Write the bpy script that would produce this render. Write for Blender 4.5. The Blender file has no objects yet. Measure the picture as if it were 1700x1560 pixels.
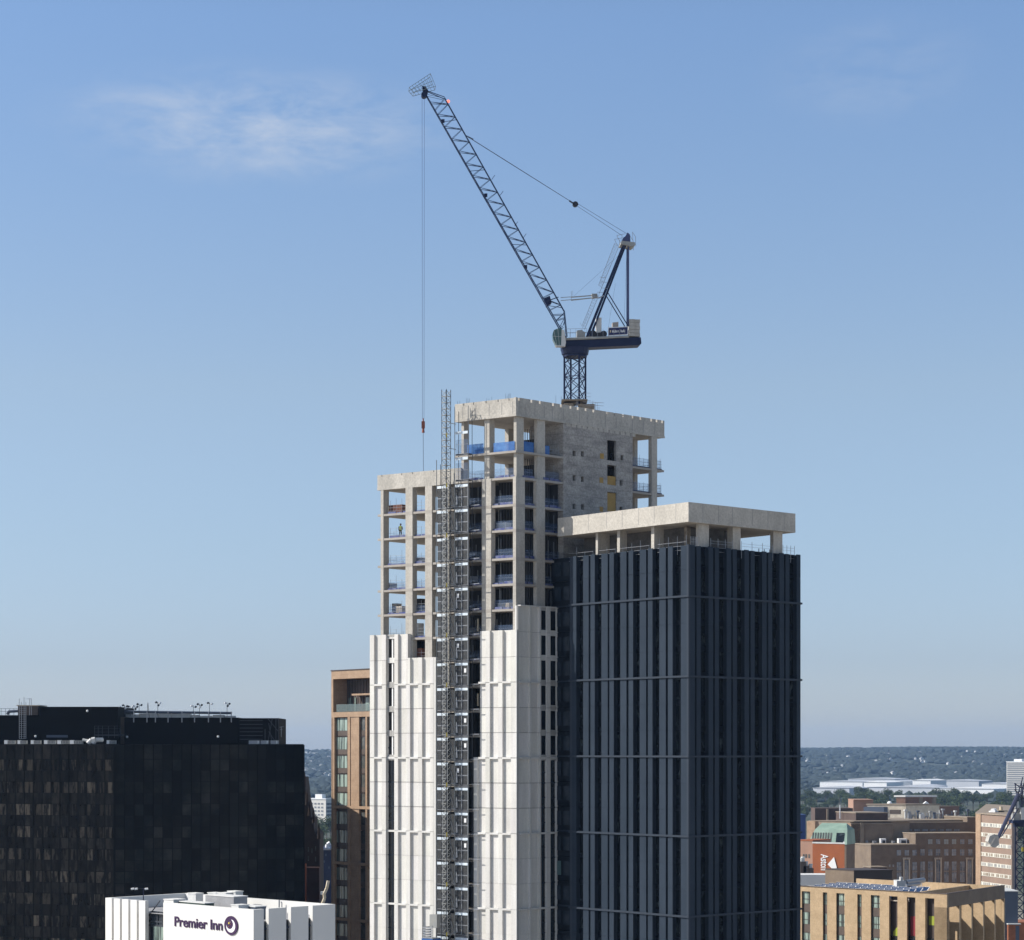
import bpy, math, random
from mathutils import Vector, Matrix
R=math.radians
# ------------------------------------------------------------------ camera, sky, sun, exposure
CX,HY,FP,CZ=850.0,1247.0,3850.0,70.0       # photo pixel centre, horizon row, focal length in photo pixels, eye height (m)
sc=bpy.context.scene; col=sc.collection
cam=bpy.data.objects.new('camera',bpy.data.cameras.new('camera')); col.objects.link(cam)
cam.location=(0,0,CZ); cam.rotation_euler=(R(90),0,0)
cam.data.sensor_fit='HORIZONTAL'; cam.data.sensor_width=36; cam.data.lens=FP/1700*36
cam.data.shift_y=(HY-780)/1700; cam.data.clip_start=1; cam.data.clip_end=60000
sc.camera=cam
SUN_EL,SUN_AZ=R(37),R(-91)                  # azimuth from +Y, clockwise
sd=Vector((math.sin(SUN_AZ)*math.cos(SUN_EL),math.cos(SUN_AZ)*math.cos(SUN_EL),math.sin(SUN_EL)))
w=bpy.data.worlds.new('World'); sc.world=w; w.use_nodes=True
nt=w.node_tree; nt.nodes.clear(); N=nt.nodes.new; L=nt.links.new
sky=N('ShaderNodeTexSky'); sky.sky_type='NISHITA'; sky.sun_disc=False
sky.sun_elevation=SUN_EL; sky.sun_rotation=SUN_AZ; sky.altitude=0
sky.air_density=1.0; sky.dust_density=0.6; sky.ozone_density=3.0
# sky tint by elevation: low haze, unseen upper stops shaped for shadow fill
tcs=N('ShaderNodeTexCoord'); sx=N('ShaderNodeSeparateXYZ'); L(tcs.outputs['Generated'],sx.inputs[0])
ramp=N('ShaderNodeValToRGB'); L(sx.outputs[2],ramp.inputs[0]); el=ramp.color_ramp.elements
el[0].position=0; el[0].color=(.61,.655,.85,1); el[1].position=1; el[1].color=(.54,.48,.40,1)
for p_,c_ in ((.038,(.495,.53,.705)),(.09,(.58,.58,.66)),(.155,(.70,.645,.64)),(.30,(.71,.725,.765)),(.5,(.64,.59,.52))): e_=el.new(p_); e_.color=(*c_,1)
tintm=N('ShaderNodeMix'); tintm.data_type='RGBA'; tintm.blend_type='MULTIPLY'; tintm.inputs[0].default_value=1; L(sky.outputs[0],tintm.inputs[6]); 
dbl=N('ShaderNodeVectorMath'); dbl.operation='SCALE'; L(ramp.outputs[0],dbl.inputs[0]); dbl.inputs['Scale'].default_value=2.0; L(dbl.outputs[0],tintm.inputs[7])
# thin wisps of cirrus: noise by direction, kept to two patches of the sky
tc=N('ShaderNodeTexCoord')
def wisp(dx,dz,rx,rz):
    s=N('ShaderNodeVectorMath'); s.operation='SUBTRACT'; L(tc.outputs['Generated'],s.inputs[0]); s.inputs[1].default_value=(dx,1,dz)
    m=N('ShaderNodeVectorMath'); m.operation='MULTIPLY'; L(s.outputs[0],m.inputs[0]); m.inputs[1].default_value=(1/rx,0,1/rz)
    l=N('ShaderNodeVectorMath'); l.operation='LENGTH'; L(m.outputs[0],l.inputs[0])
    r=N('ShaderNodeMapRange'); L(l.outputs['Value'],r.inputs[0]); r.inputs[1].default_value=1; r.inputs[2].default_value=.15; r.interpolation_type='SMOOTHSTEP'
    return r.outputs[0]
w1=wisp(-.104,.259,.104,.029); w2=wisp(.148,.278,.055,.028)
mul2=N('ShaderNodeMath'); mul2.operation='MULTIPLY'; L(w2,mul2.inputs[0]); mul2.inputs[1].default_value=.28
mx=N('ShaderNodeMath'); mx.operation='MAXIMUM'; L(w1,mx.inputs[0]); L(mul2.outputs[0],mx.inputs[1])
mp=N('ShaderNodeMapping'); L(tc.outputs['Generated'],mp.inputs[0]); mp.inputs['Scale'].default_value=(30,10,84); mp.inputs['Location'].default_value=(1.3,.4,2.1)
no=N('ShaderNodeTexNoise'); L(mp.outputs[0],no.inputs[0]); no.inputs['Scale'].default_value=1; no.inputs['Detail'].default_value=10; no.inputs['Roughness'].default_value=.66; no.inputs['Distortion'].default_value=.35
nr=N('ShaderNodeMapRange'); L(no.outputs[0],nr.inputs[0]); nr.inputs[1].default_value=.37; nr.inputs[2].default_value=.72
mm=N('ShaderNodeMath'); mm.operation='MULTIPLY'; L(nr.outputs[0],mm.inputs[0]); L(mx.outputs[0],mm.inputs[1])
m3=N('ShaderNodeMath'); m3.operation='MULTIPLY'; L(mm.outputs[0],m3.inputs[0]); m3.inputs[1].default_value=.50; m3.use_clamp=True
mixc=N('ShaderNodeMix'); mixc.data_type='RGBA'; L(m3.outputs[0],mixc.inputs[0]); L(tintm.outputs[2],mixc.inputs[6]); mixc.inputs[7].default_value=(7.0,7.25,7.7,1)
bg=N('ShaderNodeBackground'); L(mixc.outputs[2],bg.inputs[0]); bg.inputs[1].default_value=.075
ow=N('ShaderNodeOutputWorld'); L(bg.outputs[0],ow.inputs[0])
sl=bpy.data.lights.new('sun','SUN'); sl.energy=4.4; sl.angle=R(.5); sl.color=(1,.955,.88)
so=bpy.data.objects.new('sun',sl); col.objects.link(so); so.rotation_euler=sd.to_track_quat('Z','Y').to_euler(); so.location=(-100,100,300)
sc.view_settings.view_transform='Standard'; sc.view_settings.look='None'; sc.view_settings.gamma=1; sc.view_settings.exposure=.45
sc.cycles.max_bounces=6; sc.cycles.diffuse_bounces=3; sc.cycles.transparent_max_bounces=16; sc.cycles.volume_bounces=1
sc.cycles.sample_clamp_indirect=4

# ------------------------------------------------------------------ helpers
rnd=random.Random(7)
def P3(px,py,Y): return Vector(((px-CX)*Y/FP,Y,CZ+(HY-py)*Y/FP))
def zat(py,Y): return CZ+(HY-py)*Y/FP
class Frame:
    """a building's own plan axes: u runs along its left-hand front, v along its right-hand front, both going away from the near corner"""
    def __init__(s,O,a,b): s.O=Vector(O[:2]); s.a=Vector(a).normalized(); s.b=Vector(b).normalized(); s.flip=(s.a.x*s.b.y-s.a.y*s.b.x)<0; s.A=Vector((s.a.x,s.a.y,0)); s.B=Vector((s.b.x,s.b.y,0))
    def p(s,u,v,z): q=s.O+s.a*u+s.b*v; return Vector((q.x,q.y,z))
    def _at(s,px,o,d): m=(px-CX)/FP; return (m*o.y-o.x)/(d.x-m*d.y)
    def u(s,px,v=0): return s._at(px,s.O+s.b*v,s.a)
    def v(s,px,u=0): return s._at(px,s.O+s.a*u,s.b)
XY=Frame((0,0),(1,0),(0,1))
class MB:
    def __init__(s): s.V=[]; s.F=[]; s.C=[]; s.c=None; s.I=[]
    def each(s,name,mat,parent):
        """link every separately added piece as a part of its own"""
        for (v0,f0),(v1,f1) in zip(s.I,s.I[1:]+[(len(s.V),len(s.F))]):
            m=MB(); m.V=s.V[v0:v1]; m.F=[[i-v0 for i in f] for f in s.F[f0:f1]]; m.C=s.C[f0:f1]; m.build(name,mat,parent)
    def add(s,vs,fs,flip=False):
        s.I.append((len(s.V),len(s.F)))
        n=len(s.V); s.V+=[Vector(v) for v in vs]
        for f in fs:
            f=[n+i for i in f]
            if flip: f.reverse()
            s.F.append(f); s.C.append(s.c)
        return s
    def box(s,F,u0,u1,v0,v1,z0,z1):
        if u0>u1:u0,u1=u1,u0
        if v0>v1:v0,v1=v1,v0
        p=F.p
        vs=[p(u0,v0,z0),p(u1,v0,z0),p(u1,v1,z0),p(u0,v1,z0),p(u0,v0,z1),p(u1,v0,z1),p(u1,v1,z1),p(u0,v1,z1)]
        return s.add(vs,[(0,3,2,1),(4,5,6,7),(0,1,5,4),(1,2,6,5),(2,3,7,6),(3,0,4,7)],F.flip)
    def cbox(s,c,sx,sy,sz,rz=0):
        F=Frame((c[0],c[1]),(math.cos(rz),math.sin(rz)),(-math.sin(rz),math.cos(rz)))
        return s.box(F,-sx/2,sx/2,-sy/2,sy/2,c[2]-sz/2,c[2]+sz/2)
    def bar(s,p,q,r,n=4,r2=None):
        p=Vector(p);q=Vector(q);d=q-p
        if d.length<1e-6: return s
        d.normalize(); h=Vector((0,0,1)) if abs(d.z)<.9 else Vector((1,0,0))
        x=d.cross(h).normalized(); y=d.cross(x); r2=r if r2 is None else r2
        vs=[];o=math.pi/n
        for c,rr in((p,r),(q,r2)):
            for k in range(n):
                a=2*math.pi*k/n+o; vs.append(c+(x*math.cos(a)+y*math.sin(a))*rr)
        fs=[(k,n+k,n+(k+1)%n,(k+1)%n) for k in range(n)]+[tuple(range(n)),tuple(range(2*n-1,n-1,-1))]
        return s.add(vs,fs)
    def path(s,pts,r,n=4):
        for a,b in zip(pts,pts[1:]): s.bar(a,b,r,n)
        return s
    def prism(s,pts,off):
        pts=[Vector(p) for p in pts]; off=Vector(off); n=len(pts)
        nm=Vector((0,0,0))
        for i in range(n): nm+=pts[i].cross(pts[(i+1)%n])
        return s.add(pts+[p+off for p in pts],[tuple(range(n)),tuple(range(2*n-1,n-1,-1))]+[(i,n+i,n+(i+1)%n,(i+1)%n) for i in range(n)],nm.dot(off)>0)
    def cyl(s,c,r,z0,z1,n=16,r2=None): return s.bar((c[0],c[1],z0),(c[0],c[1],z1),r,n,r2)
    def sph(s,c,r,n=10,m=6,sz=1):
        vs=[];fs=[]
        for j in range(1,m):
            t=math.pi*j/m
            for k in range(n):
                a=2*math.pi*k/n; vs.append((c[0]+r*math.sin(t)*math.cos(a),c[1]+r*math.sin(t)*math.sin(a),c[2]+r*sz*math.cos(t)))
        vs+=[(c[0],c[1],c[2]+r*sz),(c[0],c[1],c[2]-r*sz)]; T=len(vs)-2
        for j in range(m-2):
            for k in range(n): fs.append((j*n+k,(j+1)*n+k,(j+1)*n+(k+1)%n,j*n+(k+1)%n))
        for k in range(n): fs.append((T,k,(k+1)%n)); fs.append((T+1,(m-2)*n+(k+1)%n,(m-2)*n+k))
        return s.add(vs,fs)
    def build(s,name,mat,parent=None,label=None):
        if not s.V: return None
        mn=Vector([min(v[i] for v in s.V) for i in range(3)]); mxx=Vector([max(v[i] for v in s.V) for i in range(3)])
        c=(mn+mxx)/2
        if parent is None: c.z=mn.z
        me=bpy.data.meshes.new(name); me.from_pydata([tuple(v-c) for v in s.V],[],s.F); me.materials.append(mat)
        if any(x is not None for x in s.C) or mat.get('tinted'):
            at=me.color_attributes.new('tint','FLOAT_COLOR','CORNER'); i=0
            for pl,cc in zip(me.polygons,s.C):
                cc=cc or (1,1,1)
                for li in pl.loop_indices: at.data[li].color=(cc[0],cc[1],cc[2],1)
        o=bpy.data.objects.new(name,me); col.objects.link(o)
        W[o.name]=c
        if parent is not None: o.parent=parent; o.location=c-W[parent.name]
        else: o.location=c
        if label: o['label']=label
        return o
W={}
def thing(name,loc,label,cat,group=None):
    o=bpy.data.objects.new(name,None); col.objects.link(o); o.location=loc; o.empty_display_size=.5
    W[o.name]=Vector(loc); o['label']=label; o['category']=cat
    if group:o['group']=group
    return o
def tag(o,label,cat,group=None):
    o['label']=label;o['category']=cat
    if group:o['group']=group
    return o
def kind(o,k,label=None):
    o['kind']=k
    if label:o['label']=label
    return o
def copy_tree(o,loc,label=None,rz=None,sc_=None):
    r=o.copy(); col.objects.link(r); r.location=loc
    if rz is not None: r.rotation_euler.z=rz
    if sc_ is not None: r.scale=(sc_,sc_,sc_)
    if label:r['label']=label
    for ch in list(o.children):
        c=ch.copy(); col.objects.link(c); c.parent=r
        for g in list(ch.children):
            d=g.copy(); col.objects.link(d); d.parent=c
    return r

# ------------------------------------------------------------------ materials
def mat(name,c,rough=.7,metal=0,c2=None,scale=.5,amt=.5,stretch=(1,1,1),fine=0,spec=.4,alpha=1,bump=0,tint=False,emit=None,contrast=(.35,.65),lines=None):
    m=bpy.data.materials.new(name); m.use_nodes=True; t=m.node_tree; n=t.nodes.new; l=t.links.new
    b=t.nodes['Principled BSDF']; b.inputs['Roughness'].default_value=rough; b.inputs['Metallic'].default_value=metal
    b.inputs['Specular IOR Level'].default_value=spec
    C=(*c,1); out=None
    if c2 or fine or tint or lines:
        g=n('ShaderNodeNewGeometry'); mp=n('ShaderNodeMapping'); l(g.outputs['Position'],mp.inputs[0]); mp.inputs['Scale'].default_value=stretch
        x=n('ShaderNodeMix'); x.data_type='RGBA'; x.inputs[6].default_value=C; x.inputs[7].default_value=(*(c2 or c),1)
        q=n('ShaderNodeTexNoise'); l(mp.outputs[0],q.inputs[0]); q.inputs['Scale'].default_value=scale; q.inputs['Detail'].default_value=6; q.inputs['Roughness'].default_value=.62
        r=n('ShaderNodeMapRange'); l(q.outputs[0],r.inputs[0]); r.inputs[1].default_value=contrast[0]; r.inputs[2].default_value=contrast[1]; r.inputs[4].default_value=amt
        l(r.outputs[0],x.inputs[0]); out=x.outputs[2]
        if fine:
            q2=n('ShaderNodeTexNoise'); l(g.outputs['Position'],q2.inputs[0]); q2.inputs['Scale'].default_value=4.5; q2.inputs['Detail'].default_value=4
            r2=n('ShaderNodeMapRange'); l(q2.outputs[0],r2.inputs[0]); r2.inputs[1].default_value=.3; r2.inputs[2].default_value=.7; r2.inputs[3].default_value=1-fine; r2.inputs[4].default_value=1+fine
            y=n('ShaderNodeVectorMath'); y.operation='SCALE'; l(out,y.inputs[0]); l(r2.outputs[0],y.inputs['Scale']); out=y.outputs[0]
        if lines:   # horizontal lift / board lines: (spacing, darkness, thickness share)
            sp=n('ShaderNodeSeparateXYZ'); l(g.outputs['Position'],sp.inputs[0])
            a=n('ShaderNodeMath'); a.operation='DIVIDE'; l(sp.outputs[2],a.inputs[0]); a.inputs[1].default_value=lines[0]
            f=n('ShaderNodeMath'); f.operation='FRACT'; l(a.outputs[0],f.inputs[0])
            k=n('ShaderNodeMath'); k.operation='LESS_THAN'; l(f.outputs[0],k.inputs[0]); k.inputs[1].default_value=lines[2]
            k2=n('ShaderNodeMapRange'); l(k.outputs[0],k2.inputs[0]); k2.inputs[3].default_value=1; k2.inputs[4].default_value=lines[1]
            y=n('ShaderNodeVectorMath'); y.operation='SCALE'; l(out,y.inputs[0]); l(k2.outputs[0],y.inputs['Scale']); out=y.outputs[0]
        if tint:
            m['tinted']=1
            at=n('ShaderNodeVertexColor'); at.layer_name='tint'
            y=n('ShaderNodeVectorMath'); y.operation='MULTIPLY'; l(out,y.inputs[0]); l(at.outputs[0],y.inputs[1]); out=y.outputs[0]
        l(out,b.inputs['Base Color'])
        if bump:
            bp=n('ShaderNodeBump'); bp.inputs['Strength'].default_value=bump; bp.inputs['Distance'].default_value=.05; l(q.outputs[0],bp.inputs['Height']); l(bp.outputs[0],b.inputs['Normal'])
    else: b.inputs['Base Color'].default_value=C
    if alpha<1: b.inputs['Alpha'].default_value=alpha
    if emit: b.inputs['Emission Color'].default_value=(*emit[0],1); b.inputs['Emission Strength'].default_value=emit[1]
    return m
M={}
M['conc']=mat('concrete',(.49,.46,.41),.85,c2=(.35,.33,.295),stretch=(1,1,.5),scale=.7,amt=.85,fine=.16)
M['conc_col']=mat('column_concrete',(.48,.45,.40),.85,c2=(.38,.355,.315),scale=1.1,amt=.9,fine=.12,stretch=(1,1,.3))
M['core']=mat('board_marked_core_concrete',(.40,.375,.345),.9,c2=(.25,.235,.22),scale=.45,amt=.95,fine=.22,stretch=(1,1,2.6),lines=(1.22,.82,.07))
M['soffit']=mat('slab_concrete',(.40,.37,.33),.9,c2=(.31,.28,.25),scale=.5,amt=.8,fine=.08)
M['white']=mat('white_precast',(.69,.675,.645),.6,c2=(.57,.555,.525),scale=.7,amt=.9,fine=.05,stretch=(1.4,1.4,.16),tint=True)
M['whitejoint']=mat('precast_joint',(.30,.29,.275),.8)
M['dark_panel']=mat('dark_blue_grey_panel',(.030,.042,.060),.6,metal=.0,c2=(.022,.032,.047),scale=.25,amt=1,spec=.08,stretch=(1,1,.5))
M['dark_recess']=mat('dark_recess',(.004,.006,.010),.8,spec=.03)
M['dark_ledge']=mat('dark_ledge_metal',(.036,.046,.062),.6,spec=.1)
M['dglass']=mat('dark_window_glass',(.008,.011,.014),.12,c2=(.08,.10,.10),scale=.9,amt=.8,contrast=(.55,.75),stretch=(1,1,.8),spec=.5)
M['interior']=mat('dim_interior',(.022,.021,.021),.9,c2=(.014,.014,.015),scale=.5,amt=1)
M['stud']=mat('metal_stud',(.085,.085,.085),.6)
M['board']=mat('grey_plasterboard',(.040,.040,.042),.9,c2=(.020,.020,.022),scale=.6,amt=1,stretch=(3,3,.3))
M['osb']=mat('yellow_plywood',(.42,.27,.08),.8,c2=(.33,.2,.06),scale=1.2,amt=.9)
M['net']=mat('blue_debris_net',(.08,.24,.56),.7,c2=(.04,.14,.42),scale=1.3,amt=1,alpha=.62)
M['netthin']=mat('thin_blue_mesh_guard',(.13,.20,.34),.7,alpha=.16)
M['blue']=mat('blue_toe_board',(.035,.05,.20),.6,c2=(.16,.18,.26),scale=1.5,amt=1)
M['gal']=mat('galvanised_tube',(.33,.34,.36),.45,metal=.5)
M['mesh']=mat('grey_gate_mesh',(.052,.054,.056),.6,c2=(.03,.032,.035),scale=1.5,amt=1,alpha=.8)
M['signboard']=mat('white_level_board',(.70,.76,.80),.6,c2=(.50,.58,.66),scale=3,amt=1)
M['deck']=mat('dark_deck',(.035,.035,.04),.8)
M['navy']=mat('navy_crane_paint',(.006,.013,.050),.5,c2=(.009,.018,.06),scale=.8,amt=1,spec=.3)
M['jibblue']=mat('steel_blue_jib_paint',(.012,.032,.095),.45,c2=(.02,.045,.11),scale=.6,amt=1)
M['crgrey']=mat('pale_grey_crane_paint',(.36,.37,.36),.55,c2=(.27,.27,.26),scale=1,amt=.9)
M['ballast']=mat('ballast_concrete',(.48,.46,.42),.85,c2=(.36,.34,.31),scale=1.2,amt=.9)
M['ropes']=mat('steel_rope',(.09,.10,.12),.5,metal=.6)
M['wht']=mat('white_paint',(.78,.78,.78),.5)
M['offwhite']=mat('off_white_sheet',(.62,.62,.60),.6,c2=(.5,.5,.49),scale=.8,amt=.8)
M['redp']=mat('red_paint',(.38,.06,.03),.5)
M['orange']=mat('orange_paint',(.55,.16,.04),.5)
M['yel']=mat('yellow_paint',(.62,.48,.04),.5)
M['glassgreen']=mat('cab_glass',(.05,.10,.085),.1,spec=.7)
M['blk']=mat('black_roof_plant_cladding',(.004,.004,.0045),.6,c2=(.0025,.0025,.003),scale=.3,amt=1,spec=.06)

M['conc2']=mat('pale_parapet_concrete',(.475,.445,.395),.85,c2=(.37,.345,.305),scale=.5,amt=.85,fine=.14)
M['linkglass']=mat('link_window_glass',(.018,.028,.04),.15,c2=(.04,.05,.065),scale=.8,amt=1)
M['lit_glass']=mat('greenish_lit_window',(.10,.17,.17),.3)  # greenish window light put into the base colour
M['gal_dark']=mat('dark_galvanised_tube',(.035,.04,.05),.5)
M['pale_steel']=mat('pale_galvanised_steel',(.31,.31,.29),.5,metal=.2,c2=(.28,.29,.29),scale=1.5,amt=1)
M['carblue']=mat('blue_hoist_paint',(.02,.09,.30),.5,c2=(.03,.12,.36),scale=1.5,amt=1)
M['drk']=mat('dark_steel',(.02,.022,.03),.5)
M['tanbox']=mat('tan_metal_box',(.42,.36,.31),.6)
M['bannerblue']=mat('dark_blue_banner',(.02,.025,.10),.5)
M['basket']=mat('pale_green_grey_tube',(.20,.24,.23),.5)
M['redlight']=mat('red_lamp',(.8,.1,.05),.3,emit=((1,.25,.18),1.1))
M['stayblue']=mat('mid_blue_stay_paint',(.06,.075,.17),.4)
M['haulrope']=mat('blue_grey_rope',(.10,.13,.24),.5)
M['hookred']=mat('weathered_red_hook',(.24,.07,.04),.6)
M['trousers']=mat('dark_navy_cloth',(.012,.015,.035),.8)
M['hivis']=mat('hi_vis_yellow_cloth',(.62,.72,.05),.7)
M['skin']=mat('skin',(.45,.27,.19),.6)
M['dark_panel2']=mat('dark_link_panel',(.009,.013,.020),.5,c2=(.006,.009,.014),spec=.1,scale=.4,amt=1)
M['cream_dirty']=mat('dirty_boards',(.30,.26,.21),.9,c2=(.18,.15,.12),scale=2,amt=1)
M['shadecore']=mat('shaded_stair_core_concrete',(.15,.142,.135),.9,c2=(.09,.086,.082),scale=.5,amt=1,fine=.15,stretch=(1,1,2.2))  # core concrete darkened in colour for the shade under the slab
# ------------------------------------------------------------------ W: the white-clad tower under construction
ZC=275.9; Fw=Frame(((856.5-CX)*ZC/FP,ZC),(-5256,3850),(3711,3850))
zw=lambda py: CZ+(HY-py)*ZC/FP          # height of a mark seen on the near corner
levels=[zw(y) for y in (747,790.5,836,878,925,967.8,1010,1052)]
while levels[-1]>9: levels.append(levels[-1]-3.005)
Zroof,Zpar=zw(690),zw(659)
uA=Fw.u(755); uB=Fw.u(626.5); vE=Fw.v(1103); vC0=Fw.v(935); vC1=Fw.v(1050); WD=13.0
tower=thing('tower_under_construction',Fw.p(4,4,0),'tall concrete tower frame with white ribbed panels rising below bare open floors, crane on top','building')
SL=.26
for i,z in enumerate(levels):
    m=MB()
    if i==0: m.box(Fw,.03,uA,.03,vE-.03,z-SL,z)
    elif i==1: m.box(Fw,.03,uA,.03,vE-.03,z-SL,z)
    else:
        m.box(Fw,.03,uA,.03,vE-.03,z-SL,z); m.box(Fw,uA,uB-.03,.03,WD,z-SL,z)
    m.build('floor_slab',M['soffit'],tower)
def zone_merlons(m,F,face,a0,a1,z0,zt,th,cuts,gap=.28,drop=.42):
    """parapet wall along a face with notches where the cuts are"""
    B=(lambda p,q,z0,z1:m.box(F,p,q,0,th,z0,z1)) if face=='u' else (lambda p,q,z0,z1:m.box(F,0,th,p,q,z0,z1))
    B(a0,a1,z0,zt-drop)
    e=a0
    for c in sorted(cuts):
        B(e,c-gap/2,zt-drop,zt); e=c+gap/2
    B(e,a1,zt-drop,zt)
# roof slab and parapet of the high part
m=MB(); m.box(Fw,.25,uA-.25,.25,vE-.25,Zroof-.02,Zroof+.32); m.build('roof_slab',M['soffit'],tower)
m=MB()
zone_merlons(m,Fw,'u',.25,uA,Zroof,Zpar-.05,.25,[Fw.u(x) for x in (770,786,807,827,845)],gap=.14,drop=.3)
zone_merlons(m,Fw,'v',0,vE,Zroof,Zpar,.25,[Fw.v(x) for x in (861,882,896,918,931,947,959,972,985,1008,1020,1034,1050,1063,1081,1090,1099)],gap=.3,drop=.36)
m.box(Fw,.25,uA,vE-.25,vE,Zroof,Zpar-.4); m.box(Fw,uA-.25,uA,.25,vE-.25,Zroof,Zpar-.35)
m.build('parapet',M['conc'],tower)
m=MB(); m.box(Fw,.0,uA+.02,-.08,.0,Zroof-.02,Zroof+.24); m.box(Fw,-.08,0,-.08,vE,Zroof-.02,Zroof+.24)
m.build('parapet_nib',M['conc'],tower)
m=MB()
for x in (862,873,888,903.5,917,935.5,962,976,1005,1023,1050,1068,1087): v=Fw.v(x); m.box(Fw,-.012,0,v-.045,v+.045,Zroof+.3,Zpar-.45)
for x in (768,790,812,833,851): u=Fw.u(x); m.box(Fw,u-.04,u+.04,-.012,0,Zroof+.3,Zpar-.45)
m.each('shutter_joint',M['whitejoint'],tower)
# lower wing roof
zr=levels[1]; zp=zw(768)
m=MB(); m.box(Fw,uA+.0,uB-.25,.25,WD,zr-SL-.02,zr+.1); m.build('wing_roof_slab',M['soffit'],tower)
m=MB(); zone_merlons(m,Fw,'u',uA-.9,uB,zr-SL,zp,.25,[Fw.u(x) for x in (634,667,685,720)],gap=.13,drop=.22)
m.box(Fw,uB-.25,uB,.25,WD,zr-SL,zp-.25); m.box(Fw,uA,uB,WD-.25,WD,zr-SL,zp-.25)
m.box(Fw,uA-.9,uB,-.035,0,zr-SL,zr+.05)
for x in (640,655,679,700): u=Fw.u(x); 
m.build('wing_parapet',M['conc'],tower)
# columns: each its own part
def colm(u0,u1,v0,v1,z0,z1): MB().box(Fw,u0,u1,v0,v1,z0,z1).build('column',M['conc_col'],tower)
ztop=Zroof; zmid=levels[1]
zbot=levels[9]
for (xa,xb,d) in ((800,815.5,.7),): colm(Fw.u(xb),Fw.u(xa),-.03,d,zbot,zmid)
for (xa,xb,d) in ((804,812.5,.9),(766,770,.9)): colm(Fw.u(xb,.3),Fw.u(xa,.3),.3,.3+d,zmid,ztop)
colm(-.03,.42,-.03,Fw.v(871),zbot,zmid); colm(.3,.72,.45,Fw.v(869.5,.3),zmid,ztop)
colm(.02,.5,Fw.v(891),Fw.v(905),zbot,zmid); colm(.3,.75,Fw.v(892,.3),Fw.v(905,.3),zmid,ztop)
colm(Fw.u(770),Fw.u(762),.2,1.0,zbot,zmid)
for (xa,xb,d) in ((673.5,685,.75),(706,717.5,.6)): colm(Fw.u(xb),Fw.u(xa),-.03,d,zbot,zr-SL)
colm(Fw.u(636.5),Fw.u(632),.0,.95,zbot,zr-SL)
colm(Fw.u(745),Fw.u(738),-.0,.6,zbot,zr-SL)
for v in (8.1,11.9): colm(uB-.75,uB-.2,v,v+1.0,zbot,zr-SL)
for v in (8.5,): colm(uA-.75,uA-.2,v,v+1.1,zmid,ztop)
colm(uA-.6,uA-.15,15.5,16.5,zmid,ztop)
m=MB()
for lv in levels[2:9]:
    m.box(Fw,Fw.u(815.5),Fw.u(800),-.045,-.03,lv-SL-.08,lv+.05); m.box(Fw,-.045,.42,-.045,-.03,lv-SL-.08,lv+.05); m.box(Fw,-.045,-.03,-.03,Fw.v(871),lv-SL-.08,lv+.05)
    m.box(Fw,Fw.u(685),Fw.u(673.5),-.045,-.03,lv-SL-.08,lv+.05); m.box(Fw,Fw.u(717.5),Fw.u(706),-.045,-.03,lv-SL-.08,lv+.05)
m.each('day_joint',M['soffit'],tower)
# right-hand end bays
colm(.0,.5,Fw.v(1082),Fw.v(1091),levels[3],ztop); colm(uA-.7,uA-.1,vE-2.4,vE-1.2,levels[3],ztop); colm(3.6,4.1,vE-1.2,vE-.6,levels[3],ztop)
# core walls: the board-marked concrete stair core, flush with the slab edges
zb=0
m=MB()
holes=[]  # (v0,v1,z0,z1)
def hz(y,x): # height of pixel (x,y) on the right-hand face
    v=Fw.v(x); Y=Fw.p(0,v,0).y; return zat(y,Y)
for (x,y0,y1) in ((953,748,757),(967,749,758),(1032.5,755,764),(953,789,798),(967,791,800),(1031,797,806),(953,836,845),(967,837,846),(1031,841,850)):
    holes.append((Fw.v(x-2.4),Fw.v(x+2.4),hz(y1,x),hz(y0,x)))
holes.append((Fw.v(1008),Fw.v(1023),hz(764.5,1015),hz(731,1015)))
holes.append((Fw.v(1008),Fw.v(1023),hz(805,1015),hz(772,1015)))
holes.append((Fw.v(1008),Fw.v(1023),hz(849,1015),hz(817,1015)))
zs=sorted({levels[12],Zroof+0,*[h[2] for h in holes],*[h[3] for h in holes]})
for z0,z1 in zip(zs,zs[1:]):
    e=vC0; zm=(z0+z1)/2
    for h in sorted(h for h in holes if h[2]<zm<h[3]): m.box(Fw,-.02,.3,e,h[0],z0,z1); e=h[1]
    m.box(Fw,-.02,.3,e,vC1,z0,z1)
m.box(Fw,.3,5.0,vC0,vC0+.3,levels[12],Zroof); m.box(Fw,.3,5,vC1-.3,vC1,levels[12],Zroof); m.box(Fw,4.8,5.05,vC0+.3,vC1-.3,levels[12],Zroof)
core=m.build('core_wall',M['core'],tower)
for i,h in enumerate(holes):
    if i>=10:
        dz=(h[3]-h[2]); o=MB().box(Fw,.08,.16,h[0],h[1],h[2],h[2]+dz*(.45 if i==10 else .97)).build('plywood_infill',M['osb'],core)
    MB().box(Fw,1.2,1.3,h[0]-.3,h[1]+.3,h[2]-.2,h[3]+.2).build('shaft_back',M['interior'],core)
for (x,y,s) in ((999,757,4.5),(998,797,4.5),(998,845,4)):
    MB().box(Fw,-.05,-.022,Fw.v(x-s/1.5),Fw.v(x+s/1.5),hz(y+s,x),hz(y-s,x)).build('plywood_infill',M['osb'],core)
m=MB()
for k,x in enumerate(range(940,1050,9)): m.box(Fw,-.045,-.022,Fw.v(x),Fw.v(x+6.5),hz(707+ (x-940)*.16,x),hz(702+(x-940)*.16,x))
m.build('patch_repair',M['conc'],core)
MB().box(Fw,.4,1.1,vC0+.1,Fw.v(985),0,levels[12]).build('core_wall',M['core'],tower)
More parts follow.
